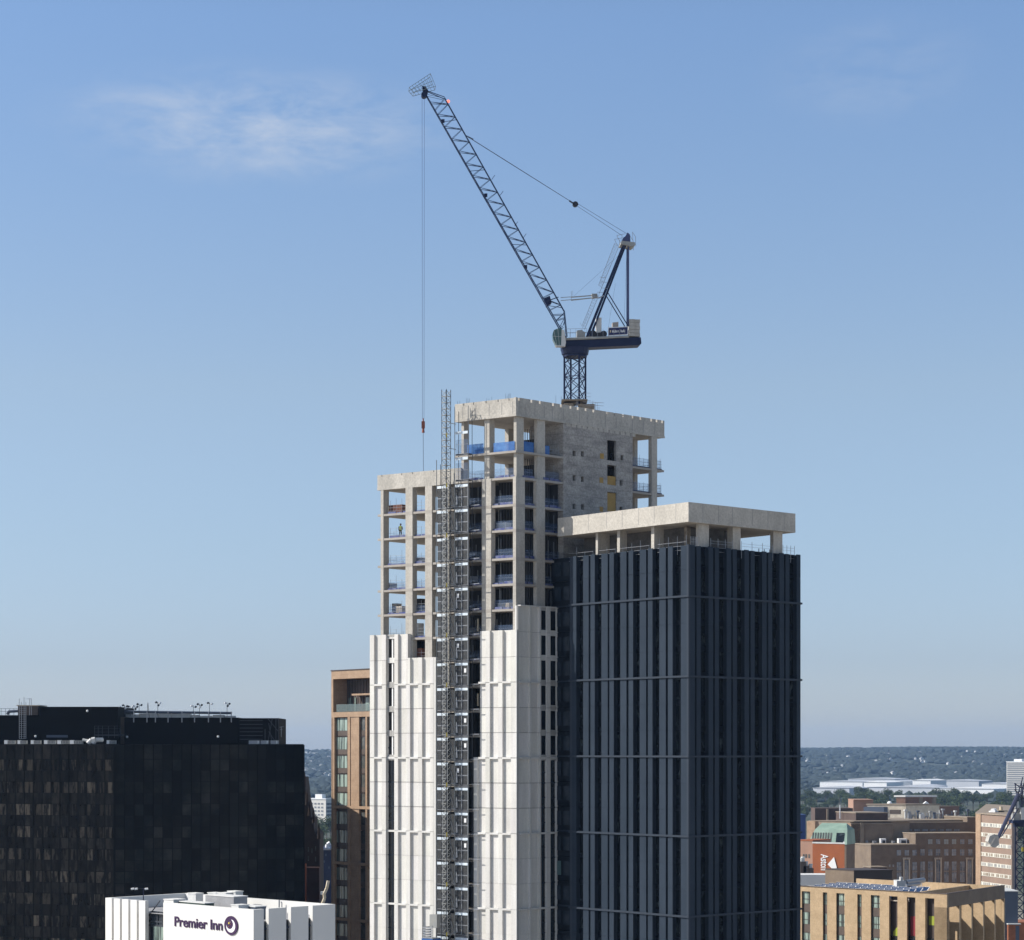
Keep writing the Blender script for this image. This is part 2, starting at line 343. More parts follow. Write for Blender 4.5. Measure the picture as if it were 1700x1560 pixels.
# interiors: stud partitions and inner walls, floor by floor
for i,z in enumerate(levels[:14]):
    zt=(levels[i-1]-SL) if i else Zroof
    if i>=2:
        m=MB(); m.box(Fw,1.3,Fw.u(803),2.6,2.72,z,zt); m.box(Fw,1.3,1.42,2.72,7.4,z,zt); m.build('partition_and_shade_board',M['board'],tower)
        m=MB()
        if i<9:
            k=1.45
            while k<Fw.u(805): m.box(Fw,k,k+.05,2.5,2.6,z,zt); k+=.42
            k=2.9
            while k<7.3: m.box(Fw,1.22,1.3,k,k+.05,z,zt); k+=.45
            m.build('stud_row',M['stud'],tower)
    else:
        m=MB(); k=3.2
        while k<7.4: m.box(Fw,2.4,2.46,k,k+.06,z,zt-(.9 if i==0 else .2)); k+=.4
        m.build('stud_row',M['stud'],tower)
        MB().box(Fw,2.2,4.9,vC0-1.5,vC0-1.4,z,z+2.2).build('partition_and_shade_board',M['board'],tower)
    if i>=2: MB().box(Fw,.75,4.9,vC0-.16,vC0-.02,z,zt).build('partition_and_shade_board',M['board'],tower)  # dark board added over the core wall, standing for the bay's shade
    # back wall behind the hoist bay
    if i>=2:
        MB().box(Fw,Fw.u(800),Fw.u(722),4.6,4.75,z,zt).build('partition_and_shade_board',M['board'],tower)
        if i>7:
            MB().box(Fw,uA,uB-.2,3.6,3.7,z,zt).build('partition_and_shade_board',M['board'],tower)
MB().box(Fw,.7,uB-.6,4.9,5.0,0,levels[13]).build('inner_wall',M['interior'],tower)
# a few odd rooms behind the lower wing openings
for i in (5,6,7,8):
    z=levels[i]; zt=levels[i-1]-SL
    m=MB(); m.box(Fw,Fw.u(716),Fw.u(696) ,6.2,6.3,z,zt-.2 if i!=5 else z+2.2); m.build('partition_and_shade_board',M['board'],tower)
# small props, toe boards, guard rails
def guard(name,mt,face,a0,a1,z,h,off=.35,th=.03): 
    m=MB()
    if face=='u': m.box(Fw,a0,a1,off,off+th,z+.02,z+h)
    else: m.box(Fw,off,off+th,a0,a1,z+.02,z+h)
    return m
def rails(face,a0,a1,z,n=3,post=1.2,hp=1.9,off=.42):
    m=MB(); q=(lambda a,zz:Fw.p(a,off,zz)) if face=='u' else (lambda a,zz:Fw.p(off,a,zz))
    for k in range(n): m.bar(q(a0,z+.35+.4*k),q(a1,z+.35+.4*k),.018)
    a=a0
    while a<=a1+.01: m.bar(q(a,z),q(a,z+hp*(.6+.4*rnd.random())),.024); a+=post
    return m
bays=[('u',Fw.u(799),Fw.u(772)),('u',.5,Fw.u(816)),('v',Fw.v(871),Fw.v(890)),('v',Fw.v(905),Fw.v(934))]
for i,z in enumerate(levels[:9]):
    for j,(f,a0,a1) in enumerate(bays):
        if i>5 and f=='v': continue
        if i==0:
            if j<3: guard('n',None,f,a0,a1,z,1.25 if j!=1 else 1.15).build('debris_net',M['net'],tower)
            else: guard('n',None,f,a0,a0+1.2,z,1.1).build('debris_net',M['net'],tower)
            rails(f,a0,a1,z,2,1.0,1.3,.5).build('guard_rail',M['gal'],tower)
        else:
            m=MB(); 
            a=a0
            while a<a1-.2:
                b=min(a1,a+.4+rnd.random()*1.1); hh=.16+.22*rnd.random()
                if f=='u': m.box(Fw,a,b,.25,.32,z,z+hh)
                else: m.box(Fw,.25,.32,a,b,z,z+hh)
                a=b+rnd.random()*.25
            m.build('toe_board',M['blue'],tower)
            guard('n',None,f,a0,a1,z,1.15,.5).build('mesh_guard',M['netthin'],tower)
            rails(f,a0,a1,z,2,2.2,2.4,.55).build('guard_rail',M['gal'],tower)
    if i>=2:
        m=MB()
        for a in (Fw.u(848)+rnd.uniform(-.4,.5),Fw.u(821)+rnd.uniform(-.2,.5),Fw.u(782)+rnd.uniform(-.5,.5)): p=Fw.p(a,.9,z); m.bar(p,p+Vector((0,0,rnd.choice((1.9,2.6)))),.035)
        a=rnd.uniform(Fw.v(908),Fw.v(928)); p=Fw.p(.9,a,z); m.bar(p,p+Vector((0,0,2.5)),.035); m.each('steel_prop',M['pale_steel'],tower)
        for (a0,a1) in ((Fw.u(672.5),Fw.u(641)),(Fw.u(705),Fw.u(686))):
            m=MB(); a=a0
            while a<a1-.2:
                b=min(a1,a+.5+rnd.random()); m.box(Fw,a,b,.3,.36,z,z+.14+.16*rnd.random()); a=b+rnd.random()*.2
            m.build('toe_board',M['blue'],tower)
            rails('u',a0,a1,z,3,.9,1.9).build('guard_rail',M['gal'],tower)
            if i in(4,5,6): guard('n',None,'u',a0,a1,z,1.0,.5).build('mesh_guard',M['netthin'],tower)
        rails('v',.8,WD-.5,z,2,1.6,1.2,uB-.4).build('guard_rail',M['gal'],tower)
for z in levels[:3]:
    guard('n',None,'v',vC1+.2,vE-.2,z,1.15,.3).build('mesh_guard',M['netthin'],tower)
    m=rails('v',vC1+.2,vE-.1,z,3,.8,1.7,.35); m.build('guard_rail',M['gal'],tower)
    MB().box(Fw,.3,.36,vC1+.2,vE-.1,z,z+.18).build('toe_board',M['blue'],tower)
    rails('u',.4,uA-.4,z,3,1.3,1.5,vE-.3).build('guard_rail',M['gal'],tower)
    if z!=levels[2]: rails('v',.6,14,z,3,1.2,1.6,uA-.4).build('guard_rail',M['gal'],tower)
guard('n',None,'v',1.2,9.5,levels[0],1.35,uA-.5).build('debris_net',M['net'],tower)
# rods sticking up from the wing roof and parapet edge
m=MB()
for k in range(14):
    u=rnd.uniform(.3,uA); p=Fw.p(u,.15,Zpar-.3); m.bar(p,p+Vector((0,0,rnd.uniform(.35,.9))),.02)
for x in (925,934): p=Fw.p(.2,Fw.v(x),Zpar-.3); m.bar(p,p+Vector((0,0,1.3)),.02)
m.build('starter_bar',M['ropes'],tower)
# --- white precast cladding
PR,CH,BK=-.62,-.34,-.1          # proud face, channel face, back
ledges=[zw(y) for y in (1132,1258,1384,1509.5)]
while ledges[-1]>36: ledges.append(ledges[-1]-9.0)
joints=sorted({round(l+3*k,3) for l in ledges for k in (-6,-5,-4,-3,-2,-1,0,1,2,3)})
def pieces(z0,z1): 
    zs=[z0]+[j for j in joints if z0+.3<j<z1-.3]+[z1]; return list(zip(zs,zs[1:]))
def B(m,face,a0,a1,d0,d1,z0,z1):
    if face=='u': m.box(Fw,a0,a1,d0,d1,z0,z1)
    else: m.box(Fw,d0,d1,a0,a1,z0,z1)
def at(face,x,d): return Fw.u(x,d) if face=='u' else Fw.v(x,d)
def clad(face,segs,ztop,zbot):
    """segs: (x0,x1,kind) in photo columns measured on the proud face"""
    prd=MB(); chn=MB(); led=MB(); jt=MB()
    for x0,x1,k in segs:
        a0,a1=sorted((at(face,x0,PR),at(face,x1,PR)))
        if k=='w': continue
        d=PR if k=='p' else CH
        mm=prd if k=='p' else chn
        for z0,z1 in pieces(zbot,ztop):
            f=rnd.uniform(.93,1.05); mm.c=(f,f*rnd.uniform(.985,1.0),f*rnd.uniform(.96,.995)); B(mm,face,a0,a1,d+rnd.uniform(-.006,.006),BK,z0+.022,z1-.022)
        B(jt,face,a0+.01,a1-.01,d+.05,BK+.03,zbot,ztop-.02)
        if k=='c':
            for l in ledges:
                if zbot<l<ztop-.5: B(led,face,a0,a1,PR-.02,CH,l-.13,l+.10)
    return prd,chn,led,jt
def window_col(face,x0,x1,ztop,zopen,zbot):
    """a column of openings one storey high above zopen, and continuous dark glazing below it"""
    a0,a1=sorted((at(face,x0,PR),at(face,x1,PR))); CHk=CH
    if face=='v': CHk=PR+.06
    sp=MB()
    fl=[z for z in joints if zopen-.1<z<ztop+.1]
    for z in fl: B(sp,face,a0,a1,CHk,BK,max(z-.33,zopen-.3),min(z+.33,ztop))
    B(sp,face,a0,a1,CHk,BK,ztop-.35,ztop)
    sp.each('spandrel',M['white'],tower)
    for z0,z1 in zip(fl,fl[1:]+[ztop]):
        if z1-z0<1.5: continue
        if face=='v':
            w2=MB(); B(w2,face,a0,a1,CHk+.10,CHk+.14,z0+.3,z1-.3); w2.build('dark_opening',M['dark_recess'],tower); continue
        w_=MB(); q=(a1-a0)
        B(w_,face,a0+q*.42,a0+q*.56,CHk+.12,CHk+.2,z0+.34,z1-.34)
        fr=w_.build('window_frame',M['wht'],tower)
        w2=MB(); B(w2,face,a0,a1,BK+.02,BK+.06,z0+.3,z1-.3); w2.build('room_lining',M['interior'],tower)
    zz=[z for z in joints if zbot<z<zopen+.1]
    for z0,z1 in zip(zz,zz[1:]):
        g=MB(); B(g,face,a0,a1,CHk+.2,CHk+.26,z0,z1); g.build('window',M['dglass'],tower)
    g=MB()
    for z in zz:
        B(g,face,a0,a1,CHk+.12,CHk+.2,z-.05,z+.05)
        if rnd.random()<.7: B(g,face,a0,a1,CHk+.13,CHk+.2,z+1.2,z+1.26)
    B(g,face,(a0+a1)/2-.03,(a0+a1)/2+.03,CHk+.12,CHk+.195,zbot,zopen-.1)
    g.build('mullion',M['dark_panel'],tower)
    l_=MB()
    for l in ledges:
        if l<zopen+.2: B(l_,face,a0,a1,CHk-.08,CHk+.1,l-.13,l+.10)
    l_.each('transom_band',M['white'],tower)
def section(face,segs,ztop,zbot=0.0,cap=True):
    prd,chn,led,jt=clad(face,segs,ztop,zbot)
    prd.build('cladding_rib',M['white'],tower); chn.build('cladding_panel',M['white'],tower); led.each('cladding_ledge',M['white'],tower); jt.build('panel_joint',M['whitejoint'],tower)
zL=zw(1046)+.05; zM=zw(1086.5); zRt=zw(1005.5)
section('u',[(614,621,'p'),(621,634,'c'),(634,640.5,'p'),(654.5,660.5,'p'),(660.5,674,'c'),(674,677,'p')],zL)
section('u',[(677,680.5,'p'),(680.5,694,'c'),(694,700.5,'p'),(700.5,714,'c'),(714,720,'p')],zM)
window_col('u',640.5,654.5,zL,ledges[1],5)
section('u',[(794.3,806,'c'),(806,813,'p'),(813,827,'c'),(827,834,'p'),(834,848,'c'),(848,855.5,'p')],zL)
section('u',[(786.3,792.3,'p'),(792.3,794.3,'c')],ledges[1]+.1)
# corner post with a shadow groove each side
m=MB(); a=Fw.u(855.5,PR); m.box(Fw,a-.0,.02,PR+.25,BK,0,zL); m.box(Fw,PR+.25,BK,-.1,.12,0,zRt)
for z0,z1 in pieces(0,zRt): m.box(Fw,PR-.02,PR+.16,PR-.02,PR+.16,z0+.012,z1-.012)
m.box(Fw,PR+.1,PR+.3,PR+.1,PR+.3,0,zRt)
m.build('corner_post',M['white'],tower)
section('v',[(864.5,880,'c'),(880,882.5,'p'),(882.5,896,'c'),(896,898.5,'p'),(907.5,914,'p'),(924,926.5,'p')],zRt)
window_col('v',898.5,907.5,zRt,ledges[1],5); window_col('v',914,924,zRt,ledges[1],5)
m=MB(); m.box(Fw,PR,BK,Fw.v(864.5,PR),Fw.v(926.5,PR),zRt-.02,zRt+.12); m.build('cladding_cap',M['white'],tower)
# end returns of the cladding
m=MB(); e=Fw.u(614,PR); m.box(Fw,e-.02,e+.02,PR+.02,WD*.9,0,zL-.1); e2=Fw.u(720,PR); m.box(Fw,e2-.3,e2-.0,PR+.02,.3,0,zM-.03); m.build('cladding_return',M['white'],tower)
# dark reveal strips facing the hoist
e3=Fw.u(786.3,PR)
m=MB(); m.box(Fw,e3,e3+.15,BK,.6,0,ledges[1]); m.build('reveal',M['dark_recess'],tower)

# ------------------------------------------------------------------ things lying about on the open floors
def pallet(x,y,lv,w_,h_,mt,label,cat='pallet',v=1.2,name='brick_pallet',brown=True):
    z=levels[lv]; u=Fw.u(x,v); F=Frame(Fw.p(u,v,0)[:2],Fw.a,Fw.b)
    t=thing(name,Fw.p(u,v,z),label,cat)
    m=MB()
    for k in (-1,0,1): m.box(F,k*w_*.42-.05,k*w_*.42+.05,-.5,.5,z,z+.1)
    m.box(F,-w_/2,w_/2,-.5,.5,z+.1,z+.14); m.build('pallet_base',M['osb'],t)
    m=MB(); n=max(2,int(w_/.5)); 
    for k in range(n):
        for r in range(3):
            hh=h_/3; m.box(F,-w_/2+k*w_/n+.02,-w_/2+(k+1)*w_/n-.02,-.48+.01*r,.48,z+.14+r*hh,z+.14+(r+1)*hh-.02)
    m.build('stack',mt,t); return t
M['rbrick']=mat('red_brown_bricks',(.20,.085,.055),.8,c2=(.12,.05,.035),scale=2,amt=1)
M['tan']=mat('tan_sacks',(.5,.40,.26),.8,c2=(.6,.52,.4),scale=2,amt=1)
pallet(661,838,2,2.1,1.0,M['rbrick'],'stack of red brown bricks on the top open floor of the lower wing')
pallet(646.5,838,2,.8,.95,M['tan'],'pale timber bundle standing left of the red brown bricks on the top wing floor')
pallet(666,1008,6,1.1,.9,M['tan'],'pile of tan sacks two floors above the left white panels')
pallet(658.5,1000,6,.7,1.25,M['interior'],'dark grey crate left of the tan sacks on the same open floor','crate',name='site_crate')
pallet(696,1000,6,1.2,1.7,M['interior'],'tall dark stack in the second bay right of the tan sacks','crate',name='site_crate')
pallet(698,1080,8,1.3,1.6,M['rbrick'],'dark red stack just above the lower step of the white panels')
pallet(694,1035,7,1.0,1.7,M['offwhite'],'pale wrapped stack in the bay below the tall dark stack')

for x,lv,w_,h_,mt,lab in ((836,3,1.5,.9,'offwhite','pale wrapped boards between the two tall columns, one floor below the blue netting pair'),(826,4,1.0,1.3,'interior','dark crate between the two tall columns on the fifth open floor from the top'),(840,6,1.7,.7,'tan','low tan stack between the two tall columns on the seventh open floor'),
    (783,5,1.0,1.1,'offwhite','pale stack just right of the hoist on the sixth open floor'),(787,7,1.0,.9,'tan','tan stack just right of the hoist on the eighth open floor'),(650,5,.9,.8,'gal','grey bundle in the left bay of the lower wing below the worker'),(697,4,1.0,.7,'offwhite','pale sacks in the second bay of the lower wing')):
    pallet(x,0,lv,w_,h_,M[mt],lab,v=1.5,name='material_stack')
# ------------------------------------------------------------------ D: the dark ribbed tower
ZD=260.1; Fd=Frame(((1143-CX)*ZD/FP,ZD),(-3040,3850),(4067,3850))
zd=lambda py: CZ+(HY-py)*ZD/FP
dark=thing('dark_tower',Fd.p(6,6,0),'dark blue grey ribbed tower with raw concrete roof slab, right of the white panels','building')
uD=Fd.u(946); uE=Fd.u(917,1.4); vD=Fd.v(1329.5); zT=zd(903.5)
dl=[zd(y) for y in (989,1122.5,1255.7,1388.6,1522)]
while dl[-1]>10: dl.append(dl[-1]-8.9)
m=MB(); m.box(Fd,.75,uD-.2,.75,vD-.1,0,zT-1.3); m.box(Fd,uD-.2,uE,1.4,9,0,zT-1.2); m.build('inner_body',M['dark_recess'],dark)
MB().box(Fd,.95,uD,.95,vD-.3,zT-1.25,zT-1.0).build('floor_slab',M['soffit'],dark)
def fd(m,face,a0,a1,d0,d1,z0,z1):
    if face=='u': m.box(Fd,a0,a1,d0,d1,z0,z1)
    else: m.box(Fd,d0,d1,a0,a1,z0,z1)
dj=sorted({l+2.967*k for l in dl for k in (0,1,2)})
def dpieces(z0,z1):
    zs=[z0]+[j for j in dj if z0+.3<j<z1-.3]+[z1]; return list(zip(zs,zs[1:]))
def dface(face,mods,a_of):
    """mods: photo columns (x0,x1,kind)"""
    k=0
    for x0,x1,kd in mods:
        a0,a1=sorted((a_of(x0),a_of(x1)))
        if kd=='P':
            m=MB()
            for z0,z1 in dpieces(0,zT-.05*(k%2)): fd(m,face,a0,a1,0,.12,z0+.015,z1-.015)
            fd(m,face,a0+.03,a1-.03,.1,.75,0,zT-.1)
            m.build('ribbed_panel',M['dark_panel'],dark); k+=1
        elif kd=='S':
            m=MB(); fd(m,face,a0,a1,.30,.5,0,zT-.02); m.build('slot',M['dark_recess'],dark)  # near-black slot stands in for the shadowed sides of the ribs
        elif kd=='W':
            g=MB(); fr=MB(); bl=MB()
            z=1.0
            zz=[z_ for z_ in dj if z_<zT-1]+[zT-1]
            for z0,z1 in zip(zz,zz[1:]):
                fd(g,face,a0,a1,.62,.66,z0+.55,z1-.1)
                fd(fr,face,a0,a1,.55,.62,z0-.1,z0+.5)
                fd(fr,face,a0+(a1-a0)*.46,a0+(a1-a0)*.53,.56,.62,z0+.5,z1-.1)
                if rnd.random()<.7:
                    q=rnd.random()*.5; fd(bl,face,a0+(a1-a0)*.12,a0+(a1-a0)*.32,.56,.6,z0+.6+q,z0+.6+q+rnd.uniform(.3,1.3))
            g.build('window',M['dglass'],dark); fr.build('window_spandrel',M['dark_recess'],dark)
            bl.build('window_pale_patch',M['palewin' if face=='v' and x0>1290 else 'dlight'],dark)
            s=MB(); c0,c1=(a0,a0+.06) ; fd(s,face,a0+.0,a0+.05,.05,.6,0,zT-.2); s.build('reveal_fin',M['dark_panel'],dark)
M['palewin']=mat('painted_daylight_panel',(.36,.42,.46),.4,c2=(.10,.12,.14),scale=1.5,amt=1,contrast=(.4,.6))  # opaque panel, daylight through the window put into its pale colour
M['dlight']=mat('blind_and_painted_reflection',(.21,.24,.25),.5,c2=(.03,.035,.04),scale=1.3,amt=1,contrast=(.4,.6))  # pale patches paint reflections as well as blinds
cx=lambda q:920+q/3.953
L_=[(118,145,'P'),(145,190,'W'),(190,226,'P'),(226,238,'S'),(238,266,'P'),(266,310,'W'),(310,351,'P'),(351,362,'S'),(362,391,'P'),(391,434,'W'),(434,474,'P'),(474,488,'S'),(488,518,'P'),(518,561,'W'),(561,603,'P'),(603,615,'S'),(615,645,'P'),(645,690,'W'),(690,732,'P'),(732,746,'S'),(746,777,'P'),(777,831,'W'),(831,871,'P')]
dface('u',[(cx(a),cx(b),k) for a,b,k in L_],lambda x:Fd.u(x))
m=MB(); m.box(Fd,.67,uD,.67,.74,zT-1.3,zT-.03); m.box(Fd,.67,.74,.74,vD,zT-1.3,zT-.03); m.build('parapet_upstand',M['dark_recess'],dark)
m=MB(); m.box(Fd,Fd.u(cx(118)),uD,.0,.3,0,zT-.1); m.build('edge_trim',M['dark_ledge'],dark)
m=MB(); m.box(Fd,-.02,Fd.u(cx(871)),-.02,.12,0,zT+.02); m.box(Fd,-.02,.12,.12,.3,0,zT+.02); m.build('corner_trim',M['dark_ledge'],dark)
rx=[]; n=14; base=1148.0; wid=(1329.5-1148)/n*1.0
x=1146.0
pat=[('P',.25),('S',.10),('P',.22),('W',.43)]
mods=[]; T=6; tot=1329.0-1146.0; pw=tot/(T+.25)
edges=[]
for i in range(T+1):
    for kd,f in pat:
        x2=x+pw*f*(1-.04*(i-3)/3)
        if x2>1329: x2=1329
        if x2-x>.8: mods.append((x,x2,kd))
        x=x2
dface('v',mods,lambda x:Fd.v(x))
for l in dl:
    m=MB(); m.box(Fd,-.16,uD+.1,-.16,.12,l-.11,l+.11); m.box(Fd,-.16,.12,.12,vD+.12,l-.11,l+.11); m.build('ledge',M['dark_ledge'],dark)
# recessed link to the white tower: panels with paired windows
m=MB(); 
for z in [z_ for z_ in dj if z_<zT-1]: m.box(Fd,uD,uE,1.25,1.4,z+.04,z+2.9)
m.build('link_cladding',M['dark_panel2'] if 'dark_panel2' in M else M['dark_recess'],dark)
for i,z in enumerate([z_ for z_ in dj if 40<z_<zT-1]):
    for s in (.28,.62):
        a=uD+(uE-uD)*s; w_=(uE-uD)*.24
        MB().box(Fd,a,a+w_,1.18,1.25,z+.7,z+2.4).build('window',M['lit_glass'] if (i==4 and s>.5) else M['linkglass'],dark)
m=MB()
for l in dl: m.box(Fd,uD,uE,1.15,1.25,l-.1,l+.1)
m.each('link_ledge',M['dark_panel'],dark)
# roof slab on its columns
zs0,zs1=zd(865.5),zd(833); off=.35
uS=Fd.u(926)
m=MB(); m.box(Fd,off,uS,off,Fd.v(1320,off),zs0,zs0+.34); m.build('roof_slab',M['soffit'],dark)
m=MB(); vS=Fd.v(1320.5)
zz=zs0+.0
for (u0,u1,v0,v1) in ((0,uS,0,.3),(0,.3,.3,vS),(.3,uS,vS-.3,vS),(uS-.3,uS,.3,vS-.3)): m.box(Fd,u0,u1,v0,v1,zz-.02,zs1)
m.build('roof_parapet',M['conc2'],dark)
m=MB(); m.box(Fd,-.03,uS,-.03,0,zs0-.02,zs0+.22); m.box(Fd,-.03,0,0,vS,zs0-.02,zs0+.22); m.build('parapet_nib',M['conc2'],dark)
m=MB()
for x in (977,1007,1033,1060,1086,1122): u=Fd.u(x); m.box(Fd,u-.035,u+.035,-.01,0,zs0+.24,zs1-.02)
for x in (1167,1193,1216,1249,1275,1302): v=Fd.v(x); m.box(Fd,-.01,0,v-.035,v+.035,zs0+.24,zs1-.02)
m.each('shutter_joint',M['whitejoint'],dark)
zf=zT-1.0
def dcol(u0,u1,v0,v1): MB().box(Fd,u0,u1,v0,v1,zf,zs0).build('column',M['conc_col'],dark)
for x0,x1,d in ((989,992.5,2.0),(1024.5,1029,1.2),(1081,1086,1.6)):
    a=Fd.u(x1,.85); b=Fd.u(x0,.85); dcol(a,b,.85,.85+d)
dcol(.85,1.3,Fd.v(1160,.85),Fd.v(1177,.85)); dcol(.85,1.8,Fd.v(1217,.85),Fd.v(1229.5,.85)); dcol(.85,1.4,Fd.v(1284,.85),Fd.v(1299,.85))
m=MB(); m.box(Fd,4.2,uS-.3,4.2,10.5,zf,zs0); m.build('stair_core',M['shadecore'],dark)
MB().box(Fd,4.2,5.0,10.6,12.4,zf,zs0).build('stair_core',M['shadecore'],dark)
MB().box(Fd,3.2,3.7,3.0,3.6,zf,zs0-.1).build('plywood_hoarding',M['cream_dirty'],dark)
m=MB()
for (x0,x1) in ((945,985),(995,1022),(1030,1078),(1092,1140)):
    a,b=Fd.u(x1,.5),Fd.u(x0,.5); q=lambda a_,z_:Fd.p(a_,.45,z_)
    for h in (.5,.95,1.4): m.bar(q(a,zf+h),q(b,zf+h),.02)
    k=a
    while k<b: m.bar(q(k,zf),q(k,zf+rnd.choice((1.5,1.9,2.1))),.03); k+=1.5
m.build('guard_rail',M['gal'],dark)
m=MB(); q=lambda a_,z_:Fd.p(.45,a_,z_)
for (x0,x1) in ((1147,1158),(1180,1216),(1231,1283),(1300,1319)):
    a,b=Fd.v(x0,.45),Fd.v(x1,.45)
    for h in (.5,.95,1.4,1.7): m.bar(q(a,zf+h),q(b,zf+h),.02)
    k=a
    while k<=b+.01: m.bar(q(k,zf),q(k,zf+2.0),.035); k+=(b-a)/3
m.build('guard_rail',M['gal'],dark)
m=MB(); 
for k in range(3): a=Fd.v(1300+k*9); m.box(Fd,4,4.1,a,a+.05,zf,zf+1.8)
m.build('guard_post',M['gal'],dark)

# ------------------------------------------------------------------ the hoist on the face of the white tower
VM=-2.15
um=Fw.u(740.8,VM); mp_=Fw.p(um,VM,0)
hoist=thing('construction_hoist',mp_,'tall lattice hoist mast with stacked landing gates, rising between the two white panelled wings','hoist')
zt_=zat(646.5,mp_.y)
Fh=Frame(mp_[:2],Fw.a,Fw.b)
m=MB(); h=.36
for a in (-h,h):
    for b in (-h,h): m.bar(Fh.p(a,b,0),Fh.p(a,b,zt_),.05)
m.build('mast_leg',M['gal_dark'],hoist)
m=MB(); z=20.0; k=0
while z<zt_-.4:
    for s,tq in (((-h,-h),(h,-h)),((h,-h),(h,h)),((h,h),(-h,h)),((-h,h),(-h,-h))):
        m.bar(Fh.p(*s,z),Fh.p(*tq,z),.045); m.bar(Fh.p(*s,z+.05 if k%2 else z+.7),Fh.p(*tq,z+.7 if k%2 else z+.05),.03)
    z+=.754; k+=1
m.build('mast_bracing',M['pale_steel'],hoist)
m=MB()
for z in range(30,int(zt_)-1,6): m.cbox((*Fh.p(-h-.05,-h,0)[:2],z),.12,.12,.5)
m.each('rack_marker',M['yel'],hoist)
m=MB()
for z in (zat(703,280),zat(745,280)):
    m.bar(Fh.p(-h,0,z),Fw.p(Fw.u(757,-1.1),-1.1,z-.1),.05)
for lv in levels[2:]: m.bar(Fh.p(h,h,lv+.2),Fw.p(um+.5,-.3,lv-.1),.05); m.bar(Fh.p(-h,h,lv+.2),Fw.p(um-1.3,-.3,lv-.1),.05)
m.each('mast_tie',M['gal'],hoist)
VG=-1.3   # gate plane
def hu(x): return Fw.u(x,VG)
poles=(724.8,755,777.3)
for x in poles:
    zt2=zat(682,283) if x>740 else zat(768,284)
    MB().bar(Fw.p(hu(x),VG,0),Fw.p(hu(x),VG,zt2),.06).build('standard',M['pale_steel'],hoist)
    MB().bar(Fw.p(hu(x)-.1,-.72,0),Fw.p(hu(x)-.1,-.75,zt2-.5),.05).build('standard',M['gal_dark'],hoist)
for i,z in enumerate(levels[:24]):
    right=(hu(777),hu(756.5)); left=(hu(743.5),hu(726.3)); mid=(hu(755),hu(745))
    secs=[right] if i<2 else [right,left]
    m=MB(); m.box(Fw,right[0],left[1] if i>=2 else right[1],VG,-.66,z-.16,z-.02); m.build('landing_deck',M['deck'],hoist)
    m=MB(); m.bar(Fw.p(right[0],VG-.03,z-.02),Fw.p(left[1] if i>=2 else right[1],VG-.03,z-.02),.03); m.bar(Fw.p(right[0],VG-.03,z-.2),Fw.p(right[1],VG-.03,z-.2),.03); m.build('ledger',M['gal'],hoist)
    for j,(a,b) in enumerate(secs):
        m=MB(); m.box(Fw,a,b,VG-.06,VG,z+2.36,z+2.68); m.build('level_sign',M['signboard'],hoist)
        if i<2:
            g=MB(); g.box(Fw,a,b,VG,VG+.02,z,z+2.0 if i else z+1.7); gt=g.build('landing_gate',M['netthin'],hoist)
            g=MB()
        else:
            g=MB(); g.box(Fw,a,b,VG,VG+.03,z+.03,z+2.3); gt=g.build('landing_gate',M['mesh'],hoist)
            g=MB(); c=a+(b-a)*(.5 if j==0 else .45); g.box(Fw,c-.03,c+.03,VG-.04,VG,z+.05,z+2.3); g.box(Fw,a,b,VG-.035,VG-.002,z+1.15,z+1.2)
            if j==0 : g.add([Fw.p(a+(b-a)*.82,VG-.03,z+.3),Fw.p(a+(b-a)*.98,VG-.03,z+.2),Fw.p(a+(b-a)*.95,VG-.03,z+1.7),Fw.p(a+(b-a)*.86,VG-.03,z+1.2)],[(0,1,2,3)])
            g.box(Fw,a,a+.04,VG-.04,VG,z,z+2.3)
        g.bar(Fw.p(a,VG,z+1.1),Fw.p(b,VG,z+1.1),.02); g.build('gate_frame',M['gal'],gt)
        if j==0 and i>2 and rnd.random()<.55:
            q=MB(); a2=a+(b-a)*(.12 if rnd.random()<.6 else .72); q.box(Fw,a2,a2+.32,VG-.05,VG-.03,z+1.5,z+2.0); q.build('notice',M['wht'],gt)
    if i>=2:
        MB().box(Fw,mid[0],mid[1],VG+.2,VG+.23,z+.02,z+2.5).build('side_screen',M['mesh'],hoist)
        m=MB(); m.bar(Fw.p(mid[0]+.2,VG+.15,z+.1),Fw.p(mid[1],VG+.15,z+2.2),.03); m.bar(Fw.p(hu(792),-.9,z+.1),Fw.p(right[0],-.9,z+.1),.05); m.build('brace',M['gal'],hoist)
        # tan panels paint the door light at the right-hand edge of some landings
        if i>6 and rnd.random()<.7: MB().box(Fw,Fw.u(792),Fw.u(790),.2,.3,z+.5,z+2.0).build('door_light_panel',M['tan'],hoist)
# hoist car low on the left of the mast
uc=Fw.u(716,-3.2); cz=zat(1560,282)-1.6
Fc=Frame(Fw.p(uc,-3.3,0)[:2],Fw.a,Fw.b)
car=thing('hoist_car',Fc.p(0,0,cz),'blue and grey hoist car with mesh roof cage at the foot of the lattice mast','hoist car')
m=MB(); m.box(Fc,-.95,.75,-.7,.7,cz,cz+2.0); m.build('car_body',M['carblue'],car)
m=MB()
for k in range(5): m.box(Fc,-.95,.55,-.74,-.70,cz+2.05+.3*k,cz+2.2+.3*k); m.box(Fc,.55,.59,-.7,.7,cz+2.05+.3*k,cz+2.2+.3*k)
m.box(Fc,-.9,.5,-.65,.65,cz+2.0,cz+2.1)
for a in (-.93,.55):
    for b in (-.7,.7): m.bar(Fc.p(a,b,cz+2),Fc.p(a,b,cz+3.6),.04)
m.build('cage_roof',M['gal'],car)
m=MB(); m.box(Fc,-1.2,-.1,-.3,.3,cz+3.3,cz+4.9); m.build('drive_housing',M['pale_steel'],car)
m=MB(); m.box(Fc,-.5,.3,-.74,-.7,cz+.5,cz+1.5); m.build('window',M['glassgreen'],car)

